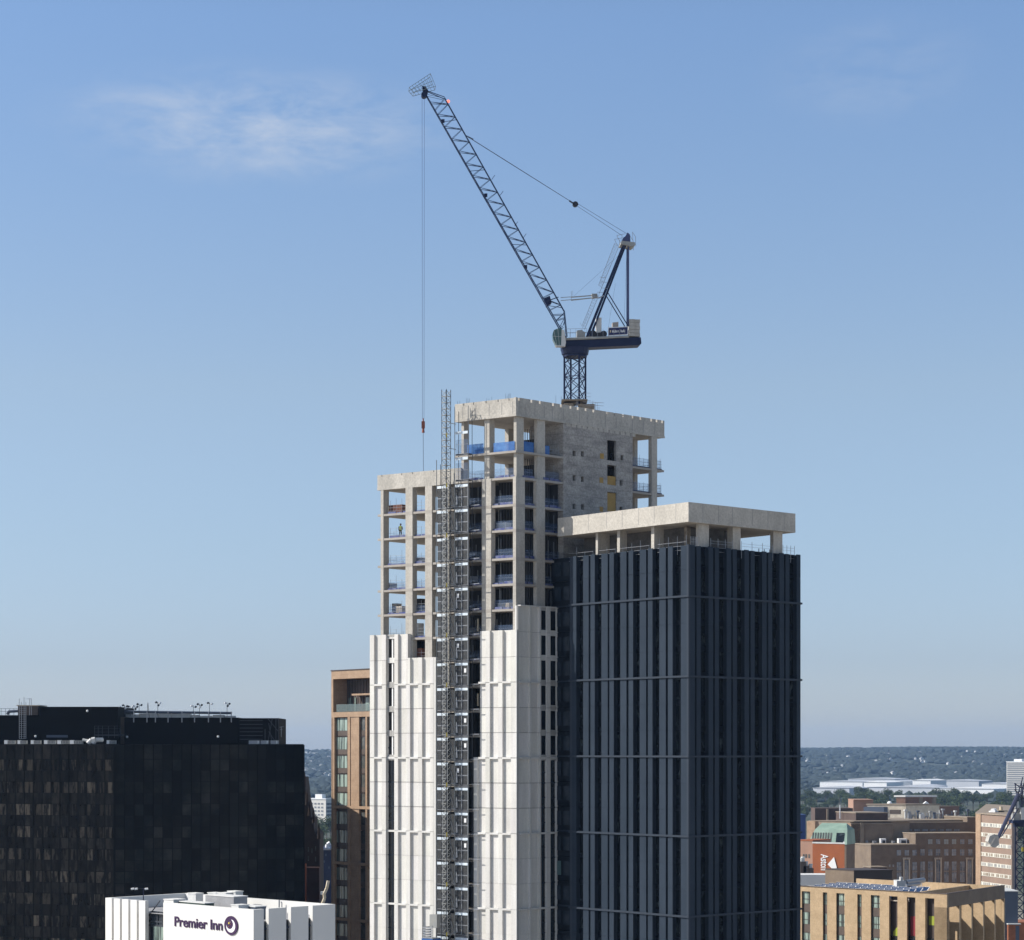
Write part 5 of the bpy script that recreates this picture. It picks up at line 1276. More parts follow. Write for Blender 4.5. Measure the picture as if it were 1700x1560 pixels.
m=MB(); m.prism([g(1389.2,1438),g(1388.2,1449),g(1385,1447)],-F2.B*.14); m.build('triangle_edge',M['offwhite'],ab)
t=thing('low_brick_annexe',P3(1335,1600,566)*1,'low pinkish brick annexe beside the orange block, against the edge of the dark tower','building'); t.location.z=0; W[t.name].z=0
Fa=Frame(P3(1349,1452,566)[:2],(-.8,.6),(.6,.8)); MB().box(Fa,0,Fa.u(1322),0,9,0,zat(1396,566)).build('wall',M['pinkbrick'],t); MB().box(Fa,-.1,Fa.u(1322)+.1,-.1,9.1,zat(1396,566),zat(1394.5,566)).build('coping',M['redbrick'],t)
for x in (1333,1337,1342): MB().box(Fa,Fa.u(x+2.5),Fa.u(x),-.08,0,zat(1424,566),zat(1418,566)).build('window',M['grglass'],t)
m=MB(); m.box(XY,(1318-CX)*480/FP,(1392-CX)*480/FP,480,486,0,zat(1452,480)); tag(m.build('white_canopy_roof',M['pwhite']),'low white curved-edge roof strip just behind the solar panels','roof')
for i,(x,y,w_,h_) in enumerate(((1333,1424,6,6),(1338,1432,7,5),(1346,1436,5,5))):
    Y=545; t=thing('roof_cowl',P3(x,y,Y),'small pale roof cowl cluster beside the orange block, %s one'%('upper','middle','lower')[i],'cowl')
    m=MB(); m.box(XY,(x-w_/2-CX)*Y/FP,(x+w_/2-CX)*Y/FP,Y,Y+1.5,zat(y+h_,Y),zat(y,Y)); m.cyl(P3(x,y,Y+.7)[:2],.5,zat(y,Y),zat(y-2,Y),8); m.build('casing',M['offwhite'],t)
    MB().box(XY,(x-w_/2-1-CX)*Y/FP,(x+w_/2+2-CX)*Y/FP,Y-.4,Y+2.5,0,zat(y+h_,Y)-.02).build('kerb',M['spbrown'],t)
# ------------------------------------------------------------------ F3: green copper roof
Y=640; t=thing('copper_roofed_hall',P3(1372,1600,Y)*1,'hall with pale green copper mansard roof, above the orange brick block','building'); t.location.z=0; W[t.name].z=0
Fg=Frame(P3(1406,1400,Y)[:2],(-.9,.44),(.4,.92)); Lg=Fg.u(1341); zb0,zb1=zat(1402,Y),zat(1378,Y); zr3=zat(1373.5,Y)
m=MB(); i_=1.6
lo_=[Fg.p(0,0,zb0),Fg.p(Lg,0,zb0),Fg.p(Lg,9,zb0),Fg.p(0,9,zb0)]; hi_=[Fg.p(i_*.2,i_,zb1),Fg.p(Lg-i_,i_,zb1),Fg.p(Lg-i_,9,zb1),Fg.p(i_*.2,9,zb1)]; tp=[Fg.p(i_,5.5,zr3+1),Fg.p(Lg-i_*1.6,5.5,zr3+1)]
m.add(lo_+hi_+tp,[(0,1,5,4),(1,2,6,5),(2,3,7,6),(3,0,4,7),(4,5,9,8),(5,6,9),(6,7,8,9),(7,4,8)],True); m.build('mansard_roof',M['copper'],t)
MB().box(Fg,.2,Lg-.2,.2,9,0,zb0).build('wall',M['brownbrick'],t)
for k in range(9):
    a=3.9+k*(Lg-4.6)/9
    if k==0: a=1.0
    w_=(2.3 if k==0 else (Lg-4.6)/9*.5)
    f=lambda uu,s:Fg.p(uu,i_*s-.06,zb0+(zb1-zb0)*s)
    m=MB(); s0,s1=(.12,.8)
    m.prism([f(a,s0),f(a+w_,s0),f(a+w_,s1),f(a,s1)],-Fg.B*.05); m.build('window',M['dglass'] if k==0 else M['grglass'],t)
# ------------------------------------------------------------------ F4: long brown brick campus building
Y4=700; F4=Frame(P3(1413,1366,Y4)[:2],(-.30,.954),(.985,.17))
cb=thing('brown_campus_building',F4.p(10,40,0),'long brown brick campus building with stepped roofs and rows of tall windows, right background','building')
def blk4(x0,x1,yt,v0,dep,name='wall',mt='brownbrick',zlow=0,cope=True,face=0):
    """block whose shaded front runs between two photo columns; face = metres the front stands proud of the corner line"""
    b0,b1=F4.v(x0,face),F4.v(x1,face); zt_=zat(yt,F4.p(face,(b0+b1)/2,0).y)
    o=MB().box(F4,face,face+dep,b0,b1,zlow,zt_).build(name,M[mt],cb)
    if cope: MB().box(F4,face-.2,face+dep+.1,b0-.15,b1+.15,zt_,zt_+.28).build('coping',M['cream4'],cb)
    return b0,b1,zt_
# front here is the u=const side that faces right and the camera
blk4(1413,1482,1368,0,30); blk4(1482,1606,1366,0,30,face=3); 
blk4(1482,1600,1362.5,0,24,face=6,name='upper_wall')
blk4(1421,1474,1350,0,14,name='roof_plant_room',mt='darkbrick',face=6)
blk4(1606,1626,1357.5,0,16,face=3,name='stair_tower')
blk4(1520,1632,1384,0,9,face=-9); blk4(1446,1521,1403,0,14,face=-12)
blk4(1437,1474,1451,0,8,face=-28,name='low_plant_room',mt='darkbrick'); blk4(1446,1472,1440,0,5,face=-26,name='low_plant_room',mt='darkbrick')
# left return, its sunlight put into a paler brick, and the left wing
Fl=Frame(P3(1413,1366,Y4)[:2],(-.80,.60),(.985,.17)); zz=zat(1366.5,Y4)
MB().box(Fl,0,Fl.u(1405),.02,4,0,zz).build('lit_return',M['tanbrick'],cb)
lw=Fl.u(1343); 
MB().box(Fl,Fl.u(1405),lw,1.2,20,0,zat(1364,Y4)).build('wing_wall',M['cream4'],cb)
MB().box(Fl,Fl.u(1352),lw+1,.2,14,0,zat(1361,720)).build('wing_pier',M['tanbrick'],cb)
MB().box(Fl,Fl.u(1412),lw,1.0,20,zat(1364,Y4),zat(1362.8,Y4)).build('coping',M['cream4'],cb)
b0=MB(); b0.box(XY,(1353-CX)*735/FP,(1416-CX)*735/FP,735,745,20,zat(1341.5,735)); b0.build('roof_plant_room',M['darkbrick'],cb)
m=MB(); m.box(XY,(1373-CX)*734/FP,(1376-CX)*734/FP,734,735,20,zat(1343,734)); m.box(XY,(1416-CX)*733/FP,(1420-CX)*733/FP,733,740,20,zat(1347,734)); m.build('buttress',M['cream4'],cb)
MB().bar(P3(1394.5,1359,715),P3(1394.5,1336,715),.25).build('flag_pole',M['wht'],cb)
for k in range(3): MB().box(XY,(1402+k*3.6-CX)*722/FP,(1403.2+k*3.6-CX)*722/FP,722,723,zat(1358,722),zat(1349-(k%2)*2,722)).build('roof_pipe',M['wht'],cb)
m=MB(); v=F4.v(1430.5); m.box(F4,-.35,0,v-.5,v+.5,0,zat(1366,Y4)); m.build('cream_pilaster',M['cream4'],cb)
def w4(x0,x1,y0_,y1_,face,mt='w4glass',name='window'):
    b0,b1=F4.v(x0,face-.1),F4.v(x1,face-.1); Yf=F4.p(face,(b0+b1)/2,0).y
    f=MB().box(F4,face-.1,face-.02,b0,b1,zat(y1_,Yf),zat(y0_,Yf)).build(name,M[mt],cb)
    if x1-x0>5:
        m=MB(); q=(b0+b1)/2; m.box(F4,face-.2,face-.1,q-.06,q+.06,zat(y1_,Yf),zat(y0_,Yf)); zm_=(zat(y1_,Yf)+zat(y0_,Yf))/2; m.box(F4,face-.19,face-.1,b0,b1,zm_-.06,zm_+.06); m.build('glazing_bar',M['barw4'],f)
    return f
cA=[1541,1554,1567.5,1580.5,1594,1607.5]; cB=[1489,1502,1515]; 
for i,x in enumerate(cA): w4(x,x+7,1393,1401,-9,'w4bright' if i in(0,2,3) else 'w4glass')
for x in cA+[1528]: w4(x,x+7,1409.5,1420,-9)
for x in cB: w4(x,x+7,1411,1420,-12)
for i,x in enumerate(cA+[1528]):
    if i in (1,5): continue
    w4(x,x+7.4,1430,1445,-9); w4(x,x+7.4,1447.5,1464,-9); w4(x-.3,x+7.7,1445.2,1448,-9,'cream4','sill')
for i,x in enumerate((1489,1515)): w4(x,x+7.4,1431,1445,-12); w4(x,x+7.4,1448,1464,-12); w4(x-.3,x+7.7,1445.2,1448,-12,'cream4','sill')
for x,fc in ((1499.5,-12),(1552,-9),(1604,-9)):
    w4(x+2.4,x+8.8,1428,1468,fc,'w4glass'); w4(x,x+2,1426,1468,fc-.4,'cream','bay_jamb'); w4(x+9.3,x+11.4,1426,1468,fc-.4,'cream','bay_jamb'); w4(x-.6,x+12,1423.5,1426.4,fc-.6,'cream','bay_lintel')
for k in range(8):
    x=1492+k*13.2; 
    for j in range(3): w4(x+j*3.2,x+j*3.2+2,1376,1379.5,3,'w4glass')
for y in (1395,1413,1432): w4(1437,1441,y,y+5,0,'w4glass')
for x in (1476,1482): w4(x,x+2.4,1435,1439,-12,'barw4')
# rooftop clutter on the campus building
rc=random.Random(11)
for i in range(16):
    x=1503+i*6.9; Y=724; hgt=rc.uniform(4,11); wd=rc.uniform(2,6)
    t=thing('roof_vent',P3(x,1362,Y),'pale vent or fan on the brown campus roof, one of a long cluttered row','roof vent','vents on the brown campus roof')
    m=MB(); c=P3(x,1362,Y); zt0=zat(1364,Y); zt1=zat(1359-hgt*.9,Y)
    if i%3==0: m.cyl(c[:2],.28,zt0,zt1+1.2,8); m.cyl(c[:2],.6,zt1+1.2,zt1+1.7,8)
    elif i%3==1: m.box(XY,c.x-wd*.09*1.4,c.x+wd*.09*1.4,Y-1,Y+1,zt0,zt1); m.cyl(c[:2],.5,zt1,zt1+.5,10)
    else: m.bar((c.x-.9,Y,zt0),(c.x-.2,Y,zt1),.18,6); m.bar((c.x+.6,Y,zt0),(c.x+.2,Y,zt1+1),.15,6); m.box(XY,c.x-.7,c.x+.6,Y-.5,Y+.5,zt1-.4,zt1)
    m.build('body',M[('offwhite','gal','crgrey','bluegrey')[i%4]],t)
for i,(x,w_) in enumerate(((1462,9),(1492,14),(1450,5),(1482,4))):
    Y=698; t=thing('roof_air_unit',P3(x+w_/2,1402,Y),('white open-fronted air unit on the lower brown roof','wide white air unit with dark grille on the lower brown roof','small round fan at the left of the lower brown roof','small grey fan between the two white air units')[i],'air unit')
    m=MB(); a=(x-CX)*Y/FP; b=(x+w_-CX)*Y/FP; zt0=zat(1404,Y); zt1=zat(1392 if w_>6 else 1396,Y)
    m.box(XY,a,b,Y,Y+3,zt0,zt1); m.build('casing',M['wht' if w_>6 else 'gal'],t)
    MB().box(XY,a+(b-a)*.3,b-(b-a)*.15,Y-.1,Y,zt0+.2,zt1-.5).build('grille',M['drk'],t)
# ------------------------------------------------------------------ F5: banded block
F5=Frame(P3(1680,1356,640)[:2],(-800,3850),(900,3850)); L5=F5.u(1620); 
bb5=thing('banded_brick_block',F5.p(4,4,0),'brick block with white window bands, at the right beside the second crane','building')
z5=zat(1356,640); F5.a; hb=F5.v(1690)
MB().box(F5,0,L5,0,hb,0,z5).build('wall',M['spbrown5'],bb5); MB().box(F5,L5*.86,L5+.1,-.5,0,0,z5+.2).build('tan_end_pier',M['tanbrick'],bb5); MB().box(F5,-.3,L5+.3,-.6,hb+.3,z5+.2,z5+.6).build('coping',M['cream4'],bb5)
for k in range(9):
    z=zat(1369+16.8*k,640); f=MB().box(F5,.5,L5*.85,-.25,0,z-1.1,z).build('window_band',M['stripewhite'],bb5)
    m=MB()
    for j in range(14):
        a=L5*.85*(j+rc.random()*.6)/14+.5; m.box(F5,a,a+.5+rc.random()*.7,-.3,-.25,z-.95,z-.15)
    m.build('pane',M['cream4'] if k%2 else M['barw4'],f)
t=thing('round_roof_vent',P3(1652,1347,668),'white round roof vent above the banded brick block','roof vent'); m=MB(); p=P3(1652,1346,668); m.bar(p,p+Vector((-1,-1.5,0)),.75,14); m.box(XY,p.x-1.4,p.x+2.4,667,670,z5,p.z); m.build('cowl',M['wht'],t)
m=MB(); p=P3(1662,1348,668); m.box(XY,p.x-1,p.x+2.5,667,669,z5,p.z+.6); m.cyl(p[:2],.5,p.z,p.z+1.6,8); tag(m.build('roof_flue',M['tan']),'tan flue box right of the white round vent on the banded block','flue')
# ------------------------------------------------------------------ F7: second crane at the right edge
Y7=470; c2=thing('site_crane',(P3(1693,1400,Y7).x,Y7,0),'second crane cut by the right edge, with pale counterweight and dark lattice mast','crane')
q=lambda x,y,o=0:P3(x,y,Y7+o)
m=MB(); 
for x in (1685.5,1700): 
    for o in (-.9,.9): m.bar((q(x,0,o).x,Y7+o,0),(q(x,1365,o).x,Y7+o,zat(1365,Y7)),.16)
m.build('mast_leg',M['navy'],c2); m=MB(); z=20
while z<zat(1368,Y7): 
    for o in (-.9,.9): a=q(1685.5,0,o).x;b=q(1700,0,o).x; m.bar((a,Y7+o,z),(b,Y7+o,z+1.75),.07); m.bar((b,Y7+o,z),(a,Y7+o,z+1.75),.07); m.bar((a,Y7+o,z),(b,Y7+o,z),.06)
    z+=1.75
m.build('mast_bracing',M['navy'],c2)
m=MB(); m.bar(q(1656,1392,-6),q(1690,1318,-1),.32,6); m.bar(q(1663,1388,-5),q(1692,1340,-1),.13,6); m.bar(q(1659,1391,-5),q(1699,1308,0),.13,6); m.build('counter_strut',M['navy2'],c2)
m=MB()
for k in range(6): m.bar(lerp3(q(1662,1389,-5),q(1692,1341,-1),k/6),lerp3(q(1659,1386,-5),q(1690,1322,-1),(k+.5)/6),.06)
m.build('strut_bracing',M['navy'],c2)
m=MB(); m.prism([q(1640.5,1397,-8),q(1643,1388,-8),q(1650,1384.5,-8),q(1657,1386,-8),q(1658,1391,-8),q(1652,1400,-8),q(1645,1403,-8)],(0,3,0)); m.prism([q(1652,1390,-8.1),q(1658,1390,-8.1),q(1659,1402,-8.1),q(1652,1407,-8.1),q(1644,1404,-8.1)],(0,2.6,0)); m.build('counterweight',M['ballast'],c2)
m=MB(); m.box(XY,q(1678,0).x,q(1704,0).x,Y7-2,Y7+2,zat(1366,Y7),zat(1361,Y7)); m.cyl((q(1693,0).x,Y7),1.3,zat(1372,Y7),zat(1366,Y7),12); m.build('slewing_deck',M['navy'],c2)
m=MB(); m.box(XY,q(1692,0).x,q(1706,0).x,Y7-2.2,Y7-.6,zat(1360,Y7),zat(1340,Y7)); m.box(XY,q(1683,0).x,q(1689,0).x,Y7-1.4,Y7+.4,zat(1341,Y7),zat(1330,Y7)); m.build('cabin',M['offwhite'],c2)
m=MB(); m.box(XY,q(1680,0).x,q(1691,0).x,Y7-1.6,Y7+1,zat(1361,Y7),zat(1350,Y7)); m.bar(q(1686,1349),q(1691,1341),.5,8); m.bar(q(1689,1336,-1),q(1694,1345,-1),.35,8); m.build('winch',M['crgrey'],c2)
m=MB()
for a,b in (((1690,1318),(1698,1290)),((1686,1340),(1702,1295)),((1690,1318),(1704,1340)),((1680,1332),(1706,1322)),((1684,1310),(1704,1330)),((1692,1356),(1700,1300)),((1682,1326),(1694,1312)),((1684,1300),(1698,1310)),((1685,1300),(1688,1322)),((1696,1300),(1697,1345))): m.bar(q(*a),q(*b),.13)
for k in range(7): m.bar(q(1688+k*2,1345-k*7),q(1697+k*1,1338-k*6),.07)
m.build('a_frame',M['navy2'],c2)
m=MB(); m.bar(q(1690,1355,1),q(1730,1240,1),.12); m.bar(q(1697,1357,1),q(1737,1242,1),.12)
for k in range(10): m.bar(q(1690+4*k,1355-11.5*k,1),q(1699+4*k,1351-11.5*k,1),.06)
m.build('jib',M['navy2'],c2)
m=MB(); m.box(XY,q(1694,0).x,q(1697,0).x,Y7-1.2,Y7-1.05,zat(1413,Y7),zat(1406,Y7)); m.build('warning_plate',M['yel'],c2)
Y=420; t=thing('blue_grey_site_block',P3(1680,1600,Y)*1,'plain blue grey cladded block at the foot of the second crane','building'); t.location.z=0; W[t.name].z=0
MB().box(XY,(1664-CX)*Y/FP,(1690-CX)*Y/FP,Y,Y+9,0,zat(1480,Y)).build('wall',M['bluegrey'],t); MB().box(XY,(1663-CX)*Y/FP,(1691-CX)*Y/FP,Y-.2,Y+9.2,zat(1480,Y),zat(1478.5,Y)).build('coping',M['offwhite'],t); MB().box(XY,(1672-CX)*Y/FP,(1692-CX)*Y/FP,Y-1,Y,0,zat(1534,Y)).build('base_wall',M['crimson'],t); MB().box(XY,(1671-CX)*Y/FP,(1693-CX)*Y/FP,Y-1.1,Y,zat(1534,Y),zat(1532.5,Y)).build('sill',M['offwhite'],t)
MB().box(XY,(1684-CX)*Y/FP,(1690-CX)*Y/FP,Y-1.06,Y-1,0,zat(1536,Y)).build('glazing',M['bluegrey'],t)
m=MB(); m.box(XY,(1690-CX)*450/FP,(1722-CX)*450/FP,450,458,0,zat(1531,450)); tag(m.build('orange_site_wall',M['crimson']),'orange brick wall behind the lattice mast at the bottom right corner','wall')
m=MB(); m.box(XY,(1325-CX)*620/FP,(1337.5-CX)*620/FP,620,632,0,zat(1353,620)); m.box(XY,(1325-CX)*619/FP,(1338.2-CX)*619/FP,619,633,zat(1353,620),zat(1352,620)); m.box(XY,(1325-CX)*619/FP,(1338.2-CX)*619/FP,619.4,620,zat(1386,620),zat(1384,620)); tag(m.build('blue_clad_block',M['navyb2']),'narrow strip of a blue clad block against the edge of the dark tower','building')
# ------------------------------------------------------------------ F8: buildings behind the campus
Y=900; F8=Frame(P3(1504,1352,Y)[:2],(-.93,.37),(.97,.24))
t=thing('library_block',F8.p(5,5,0),'cream banded long block with lit front, behind the dark campus plant rooms','building')
u8=F8.u(1440); z8=zat(1337,Y); MB().box(F8,0,u8,0,14,0,z8).build('wall',M['cream'],t); MB().box(F8,-.3,u8+.3,-.3,14.3,z8,z8+.6).build('coping',M['cream4'],t)
for k in range(3): MB().box(F8,2,u8-9,-.2,0,z8-3.3-3.6*k,z8-1.7-3.6*k).build('window_band',M['spbrown'],t)
MB().box(F8,u8-8,u8,-1.6,0,0,z8-.6).build('end_bay',M['bluegrey'],t)
Fk=Frame(P3(1503,1345,930)[:2],(-.9,.44),(.97,.24)); t=thing('brick_lecture_block',Fk.p(5,5,0),'brown brick block with a thin white roof rising behind the cream banded block','building')
z9=zat(1323,930); MB().box(Fk,0,Fk.u(1488),0,Fk.v(1552),0,z9).build('wall',M['rbrown'],t); MB().box(Fk,-.5,Fk.u(1488)+.5,-.5,Fk.v(1552)+.5,z9,z9+.7).build('roof',M['pwhite'],t)
for x in (1528,1550): a=Fk.v(x); MB().box(Fk,-.5,0,a-.6,a+.6,0,z9).build('buttress',M['cream4'],t)
MB().box(Fk,-8,0,.5,Fk.v(1560),0,zat(1339,925)).build('lower_wall',M['rbrown'],t); MB().box(Fk,-8.3,0,.2,Fk.v(1561),zat(1339,925),zat(1338,925)).build('lower_coping',M['cream4'],t)
t=thing('small_white_dome',P3(1477,1337,910),'small white dome on the cream banded block','dome'); m=MB(); m.sph(P3(1477,1334,912),1.1*.95,14,10); m.cyl(P3(1477,1334,912)[:2],1.1,z8,zat(1334,912),14); m.build('shell',M['wht'],t)
t=thing('white_roof_cabin',P3(1538,1337,920),'small white gabled cabin on the lower roof of the brown lecture block','cabin'); m=MB(); p=P3(1538,1339,918); m.box(XY,p.x-.9,p.x+.9,918,920,p.z,p.z+1.1); m.prism([Vector((p.x-1.2,917.8,p.z+1.1)),Vector((p.x+1.2,917.8,p.z+1.1)),Vector((p.x,917.8,p.z+2.1))],(0,2.4,0)); m.build('body',M['wht'],t)
m=MB(); Y=880; m.box(XY,(1436-CX)*Y/FP,(1470-CX)*Y/FP,Y+30,Y+44,0,zat(1328,Y+30)); m.box(XY,(1436-CX)*Y/FP,(1470-CX)*Y/FP,Y+29,Y+45,zat(1328,Y+30),zat(1327,Y+30)); tag(m.build('pink_brick_house_row',M['pinkbrick']),'pinkish low roof line left of the white dome','building')

# ------------------------------------------------------------------ terrain
def sm(a,b,x): t=max(0,min(1,(x-a)/(b-a))); return t*t*(3-2*t)
def hgt(x,y):
    h=12*sm(900,1300,y)-9*sm(2500,3100,y)
    h+=64*sm(4700,8300,y)+ sm(5000,8000,y)*(5*math.sin(x*.0011+.6)+3*math.sin(x*.0037+1.3)+2.0*math.sin(y*.002+x*.0012))
    h-=30*sm(8900,11500,y)
    return h
ys=[-7000,-4000,-1500,-300,0,200,400,600,800,900,1000,1100,1200,1300]+list(range(1500,12001,250)); xs=[-15500,-11000,-8000,-6000]+list(range(-4500,4501,250))+[6000,8000,11000,15500]
me=bpy.data.meshes.new('ground'); vs=[(x,y,hgt(x,y)) for y in ys for x in xs]; nx=len(xs)
fs=[(j*nx+i,j*nx+i+1,(j+1)*nx+i+1,(j+1)*nx+i) for j in range(len(ys)-1) for i in range(nx-1)]
me.from_pydata(vs,[],fs); g=bpy.data.objects.new('ground',me); col.objects.link(g); kind(g,'structure','flat city ground rising into distant wooded hills')
for p in me.polygons: p.use_smooth=True
gm=bpy.data.materials.new('ground'); gm.use_nodes=True; t_=gm.node_tree; n_=t_.nodes.new; l_=t_.links.new; bs=t_.nodes['Principled BSDF']; bs.inputs['Roughness'].default_value=.95
ge=n_('ShaderNodeNewGeometry'); a1=n_('ShaderNodeTexNoise'); l_(ge.outputs['Position'],a1.inputs[0]); a1.inputs['Scale'].default_value=.006; a1.inputs['Detail'].default_value=8
cr_=n_('ShaderNodeValToRGB'); l_(a1.outputs[0],cr_.inputs[0]); e=cr_.color_ramp.elements; e[0].position=.42; e[0].color=(.025,.038,.018,1); e[1].position=.62; e[1].color=(.075,.08,.055,1); 
spg=n_('ShaderNodeSeparateXYZ'); l_(ge.outputs['Position'],spg.inputs[0]); mrg=n_('ShaderNodeMapRange'); l_(spg.outputs[1],mrg.inputs[0]); mrg.inputs[1].default_value=850; mrg.inputs[2].default_value=1100
a2=n_('ShaderNodeTexNoise'); l_(ge.outputs['Position'],a2.inputs[0]); a2.inputs['Scale'].default_value=.03; a2.inputs['Detail'].default_value=8
cr2=n_('ShaderNodeValToRGB'); l_(a2.outputs[0],cr2.inputs[0]); e2=cr2.color_ramp.elements; e2[0].position=.35; e2[0].color=(.32,.285,.235,1); e2[1].position=.65; e2[1].color=(.50,.45,.38,1)  # near ground kept pale and warm to bounce light into shaded faces
mxg=n_('ShaderNodeMix'); mxg.data_type='RGBA'; l_(mrg.outputs[0],mxg.inputs[0]); l_(cr2.outputs[0],mxg.inputs[6]); l_(cr_.outputs[0],mxg.inputs[7]); l_(mxg.outputs[2],bs.inputs[0]); me.materials.append(gm)
# woodland: the far tree cover no one could count
M['wood']=mat('haze_tinted_foliage',(.024,.036,.036),.95,c2=(.036,.050,.045),scale=.02,amt=1,fine=.0)  # foliage shifted to blue: distance haze put into the colour
rt=random.Random(21)
def lump(m,c,r,hz_):
    n=7; vs=[]; o=rt.random()*6
    for z,s in ((0,.75),(.35,1.0),(.72,.72)):
        for k in range(n): a=o+2*math.pi*k/n; q=r*s*(.75+.5*rt.random()); vs.append((c[0]+q*math.cos(a),c[1]+q*math.sin(a),c[2]+hz_*(z+.12*(rt.random()-.5))))
    vs.append((c[0],c[1],c[2]+hz_))
    fs=[]
    for j in range(2):
        for k in range(n): fs.append((j*n+k,j*n+(k+1)%n,(j+1)*n+(k+1)%n,(j+1)*n+k))
    for k in range(n): fs.append((2*n+k,2*n+(k+1)%n,3*n))
    m.add(vs,fs)
m=MB()
def inview(x,y): px=CX+x*FP/y; return -150<px<1850
cnt=0
while cnt<6500:
    y=rt.uniform(4300,9300)**1; x=rt.uniform(-.27,.27)*y
    if not (440<CX+x*FP/y<620 or 1250<CX+x*FP/y<1780) and rt.random()<.85: continue
    v_=math.sin(x*.009+y*.004)+math.sin(y*.0105-x*.003)+.8*math.sin(x*.021)+rt.uniform(-1.6,1.6)
    if v_<-.3 and y<8300: continue
    r=rt.uniform(8,20); lump(m,(x,y,hgt(x,y)-1),r,rt.uniform(9,17)); cnt+=1
wd=m.build('far_woodland',M['wood']); kind(wd,'stuff','continuous dark tree cover over the distant hills')
m=MB()
for k in range(700):
    y=rt.uniform(3000,4500); px=rt.choice((rt.uniform(1280,1780),rt.uniform(1280,1780),rt.uniform(470,590))); x=(px-CX)*y/FP
    if 3180<y<4300 and 1345<px<1670 : continue
    lump(m,(x,y,hgt(x,y)-1),rt.uniform(7,15),rt.uniform(8,15))
for k in range(170):
    px=rt.uniform(1345,1680); y=rt.choice((3130,3180,3440,3600))+rt.uniform(-20,20); lump(m,((px-CX)*y/FP,y,hgt(0,y)-1),rt.uniform(4,9),rt.uniform(6,12)*(1 if rt.random()<.75 else 1.4))
wd=m.build('valley_woodland',M['wood']); kind(wd,'stuff','belts of trees round the white warehouses in the valley')
# white warehouses in the valley
wh=[(1361,1432,1295,1303,3900,'w','long low white warehouse at the left end of the valley estate'),(1408,1485,1290.5,1297,4250,'g','grey roofed warehouse behind the left white ones'),(1434,1472,1296,1304,3600,'w','bright white warehouse left of centre in the valley estate'),
(1470,1500,1294.5,1302,3760,'w','short bright white shed in the middle of the valley estate'),(1515,1545,1293,1301.5,3700,'w','tall bright white square shed in the valley estate'),(1545,1625,1293.5,1303,3950,'g','very long pale grey warehouse right of the tall white shed'),
(1440,1560,1304,1313,3300,'g','wide pale grey curved roof warehouse in front of the white sheds'),(1350,1410,1305,1313,3250,'g','pale grey low sheds at the left front of the estate'),(1552,1650,1306,1314,3230,'w','low white roofed shed at the right front of the estate'),(1630,1672,1298.5,1304,3800,'w','small white shed beside the banded white tower block'),(1496,1545,1302,1306,3450,'w','thin white shed between the grey warehouse and the white sheds')]
for x0,x1,y0_,y1_,Y,c_,lab in wh:
    t=thing('warehouse',P3((x0+x1)/2,y1_,Y),lab,'warehouse'); Fh_=Frame(((x0-CX)*Y/FP,Y),(.57,.82),(.82,-.57)); wl=Fh_.v(x1); zg=hgt(0,Y)-2; zt0=zat(y0_,Y); dep=60; ze=zt0-2.0
    MB().box(Fh_,0,dep,0,wl,zg,ze).build('wall',M['warehouse' if c_=='w' else 'warehouse2'],t)
    m=MB(); nb=max(1,int(wl/60)); s_=wl/nb
    for k in range(nb): m.prism([Fh_.p(-1,s_*k,ze),Fh_.p(-1,s_*(k+1),ze),Fh_.p(-1,s_*(k+.5),zt0)],Fh_.A*(dep+2))
    m.build('roof',M['warehouse2' if c_=='g' or rt.random()<.4 else 'warehouse'],t)
    m=MB()
    for k in range(max(2,int(wl/14))):
        q_=4+k*14
        if q_+4<wl: m.box(Fh_,-.4,0,q_,q_+4,zg,zg+6)
    m.build('loading_door',M['bluegrey'],t)
# small houses scattered over the hillside
hs=thing('hillside_house',(0,0,0),'tiny pale house or roof among the trees of the far hillside','house','houses scattered over the far hillside')
MB().box(XY,-5,5,-4,4,0,5.5).build('wall',M['pwhite'],hs); m=MB(); m.prism([Vector((-5.3,-4.3,5.5)),Vector((5.3,-4.3,5.5)),Vector((0,-4.3,9))],(0,8.6,0)); m.build('roof',M['roofgrey'],hs)
first=True
for k in range(210):
    px=rt.choice((rt.uniform(1335,1700),rt.uniform(1335,1700),rt.uniform(504,552))); y=rt.uniform(4600,7900); 
    x=(px-CX)*y/FP; 
    loc=(x,y,hgt(x,y)+rt.uniform(1,4)); s=rt.uniform(.4,1.0)
    if first: hs.location=loc; first=False
    else: copy_tree(hs,loc,rz=rt.uniform(-1.2,1.2),sc_=s)
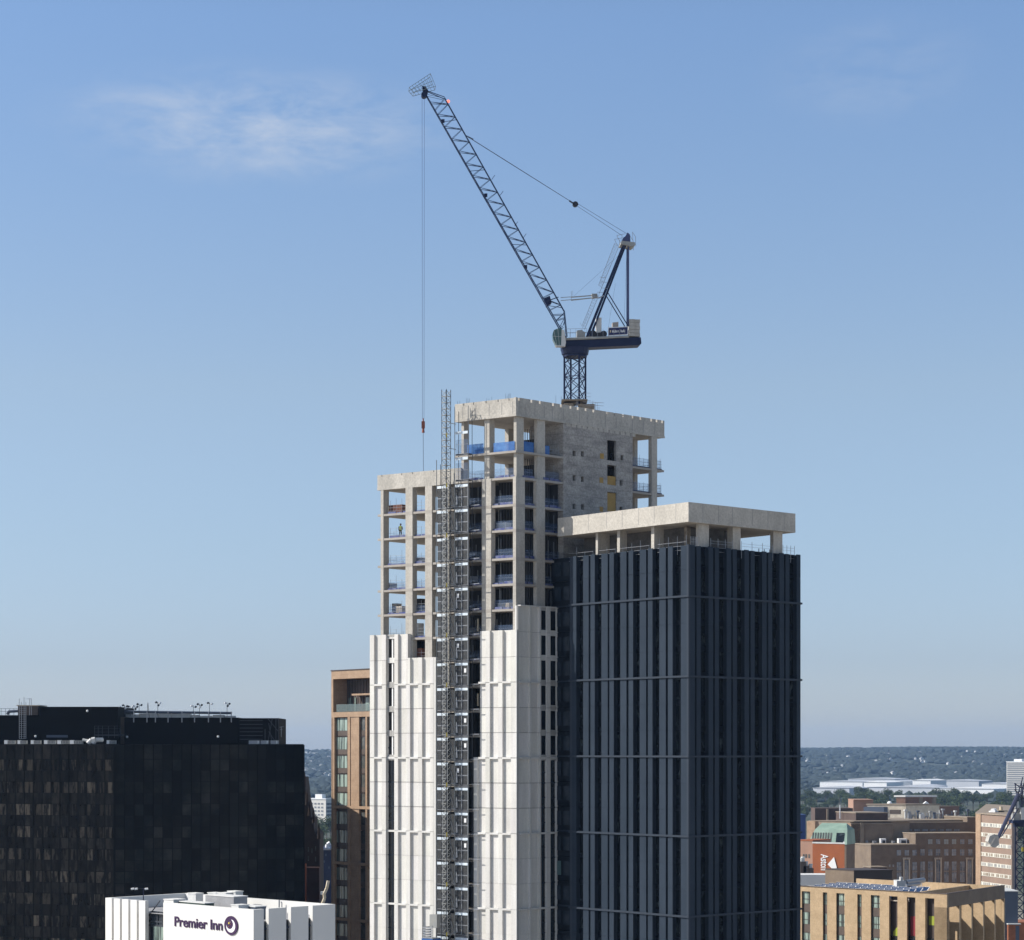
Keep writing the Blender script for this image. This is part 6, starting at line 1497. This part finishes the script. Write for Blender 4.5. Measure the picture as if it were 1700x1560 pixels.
# nearer trees: trunk and a crown of leaf clumps
M['leaf']=mat('tree_leaves',(.040,.062,.024),.85,c2=(.070,.098,.036),scale=.12,amt=1,tint=True)
M['bark']=mat('bark',(.09,.07,.05),.9)
def tree_proto(seed,H,Rr,nm='broadleaf_tree'):
    r=random.Random(seed); t=thing(nm,(0,0,0),'x','tree')
    m=MB(); m.bar((0,0,-1),(0,0,H*.35),.45,7,.32); m.bar((0,0,H*.35),(.3,.2,H*.7),.32,6,.12)
    cl=[]
    for k in range(11):
        a=r.uniform(0,6.28); q=Rr*math.sqrt(r.random())*.72; z=H*(.45+.42*r.random()*(1-.35*q/Rr)); cl.append((q*math.cos(a),q*math.sin(a),z,Rr*r.uniform(.30,.48)))
        m.bar((0,0,H*.33),(cl[-1][0]*.8,cl[-1][1]*.8,z),.15,5,.05)
    m.build('trunk',M['bark'],t)
    m=MB()
    for (cx_,cy_,cz_,cr) in cl:
        f=r.uniform(.7,1.3)
        for k in range(95):
            d=Vector((r.gauss(0,1),r.gauss(0,1),r.gauss(0,1))).normalized()*cr*r.uniform(.6,1.08); c=Vector((cx_,cy_,cz_))+Vector((d.x,d.y,d.z*.8))
            n1=Vector((r.gauss(0,1),r.gauss(0,1),r.gauss(.3,1))).normalized(); n2=n1.orthogonal().normalized(); n3=n1.cross(n2); s=r.uniform(.28,.62)
            g_=f*r.uniform(.8,1.25); m.c=(g_,g_,g_*.95)
            m.add([c+n2*s,c+n3*s*.8,c-n2*s,c-n3*s*.8],[(0,1,2,3)])
    m.build('crown',M['leaf'],t); return t
protos=[tree_proto(1,15,6.5),tree_proto(2,18,7.5),tree_proto(3,13,7.0),tree_proto(4,20,7)]
used_=[False]*4
def put(i,x,y,lab,grp,s=1.0):
    z=hgt(x,y); p=protos[i]
    if not used_[i]: used_[i]=True; p.location=(x,y,z); p['label']=lab; p['group']=grp; p.scale=(s,s,s); return
    c=copy_tree(p,(x,y,z),label=lab,rz=rt.uniform(0,6.28),sc_=s); c['group']=grp
for k in range(170):
    Y=rt.uniform(1350,2600); px=rt.uniform(1325,1475) if k%5<2 else (rt.uniform(1545,1705) if k%5<4 else rt.uniform(1420,1600))
    if 1460<px<1600 and rt.random()<.6: Y=rt.uniform(2100,2600)
    put(rt.randrange(4),(px-CX)*Y/FP,Y,'mature dark green tree in the belt between the brick campus and the white warehouses','trees in the belt behind the campus',rt.uniform(.8,1.15))
for k in range(20):
    Y=rt.uniform(1000,1600); px=rt.uniform(506,556); put(rt.randrange(4),(px-CX)*Y/FP,Y,'dark green tree in the gap between the gothic gable and the apartment tower','trees in the narrow gap',rt.uniform(.7,1.0))
# haze
m=MB(); m.box(XY,-15900,15900,-7400,12400,-4,190); hz_o=m.build('haze',bpy.data.materials.new('haze')); kind(hz_o,'stuff','thin summer haze over the city')
hm=hz_o.data.materials[0]; hm.use_nodes=True; t_=hm.node_tree; t_.nodes.clear(); pv=t_.nodes.new('ShaderNodeVolumePrincipled'); pv.inputs['Density'].default_value=4.6e-5; pv.inputs['Color'].default_value=(.42,.64,1.0,1); pv.inputs['Anisotropy'].default_value=.2
oo=t_.nodes.new('ShaderNodeOutputMaterial'); t_.links.new(pv.outputs[0],oo.inputs['Volume'])
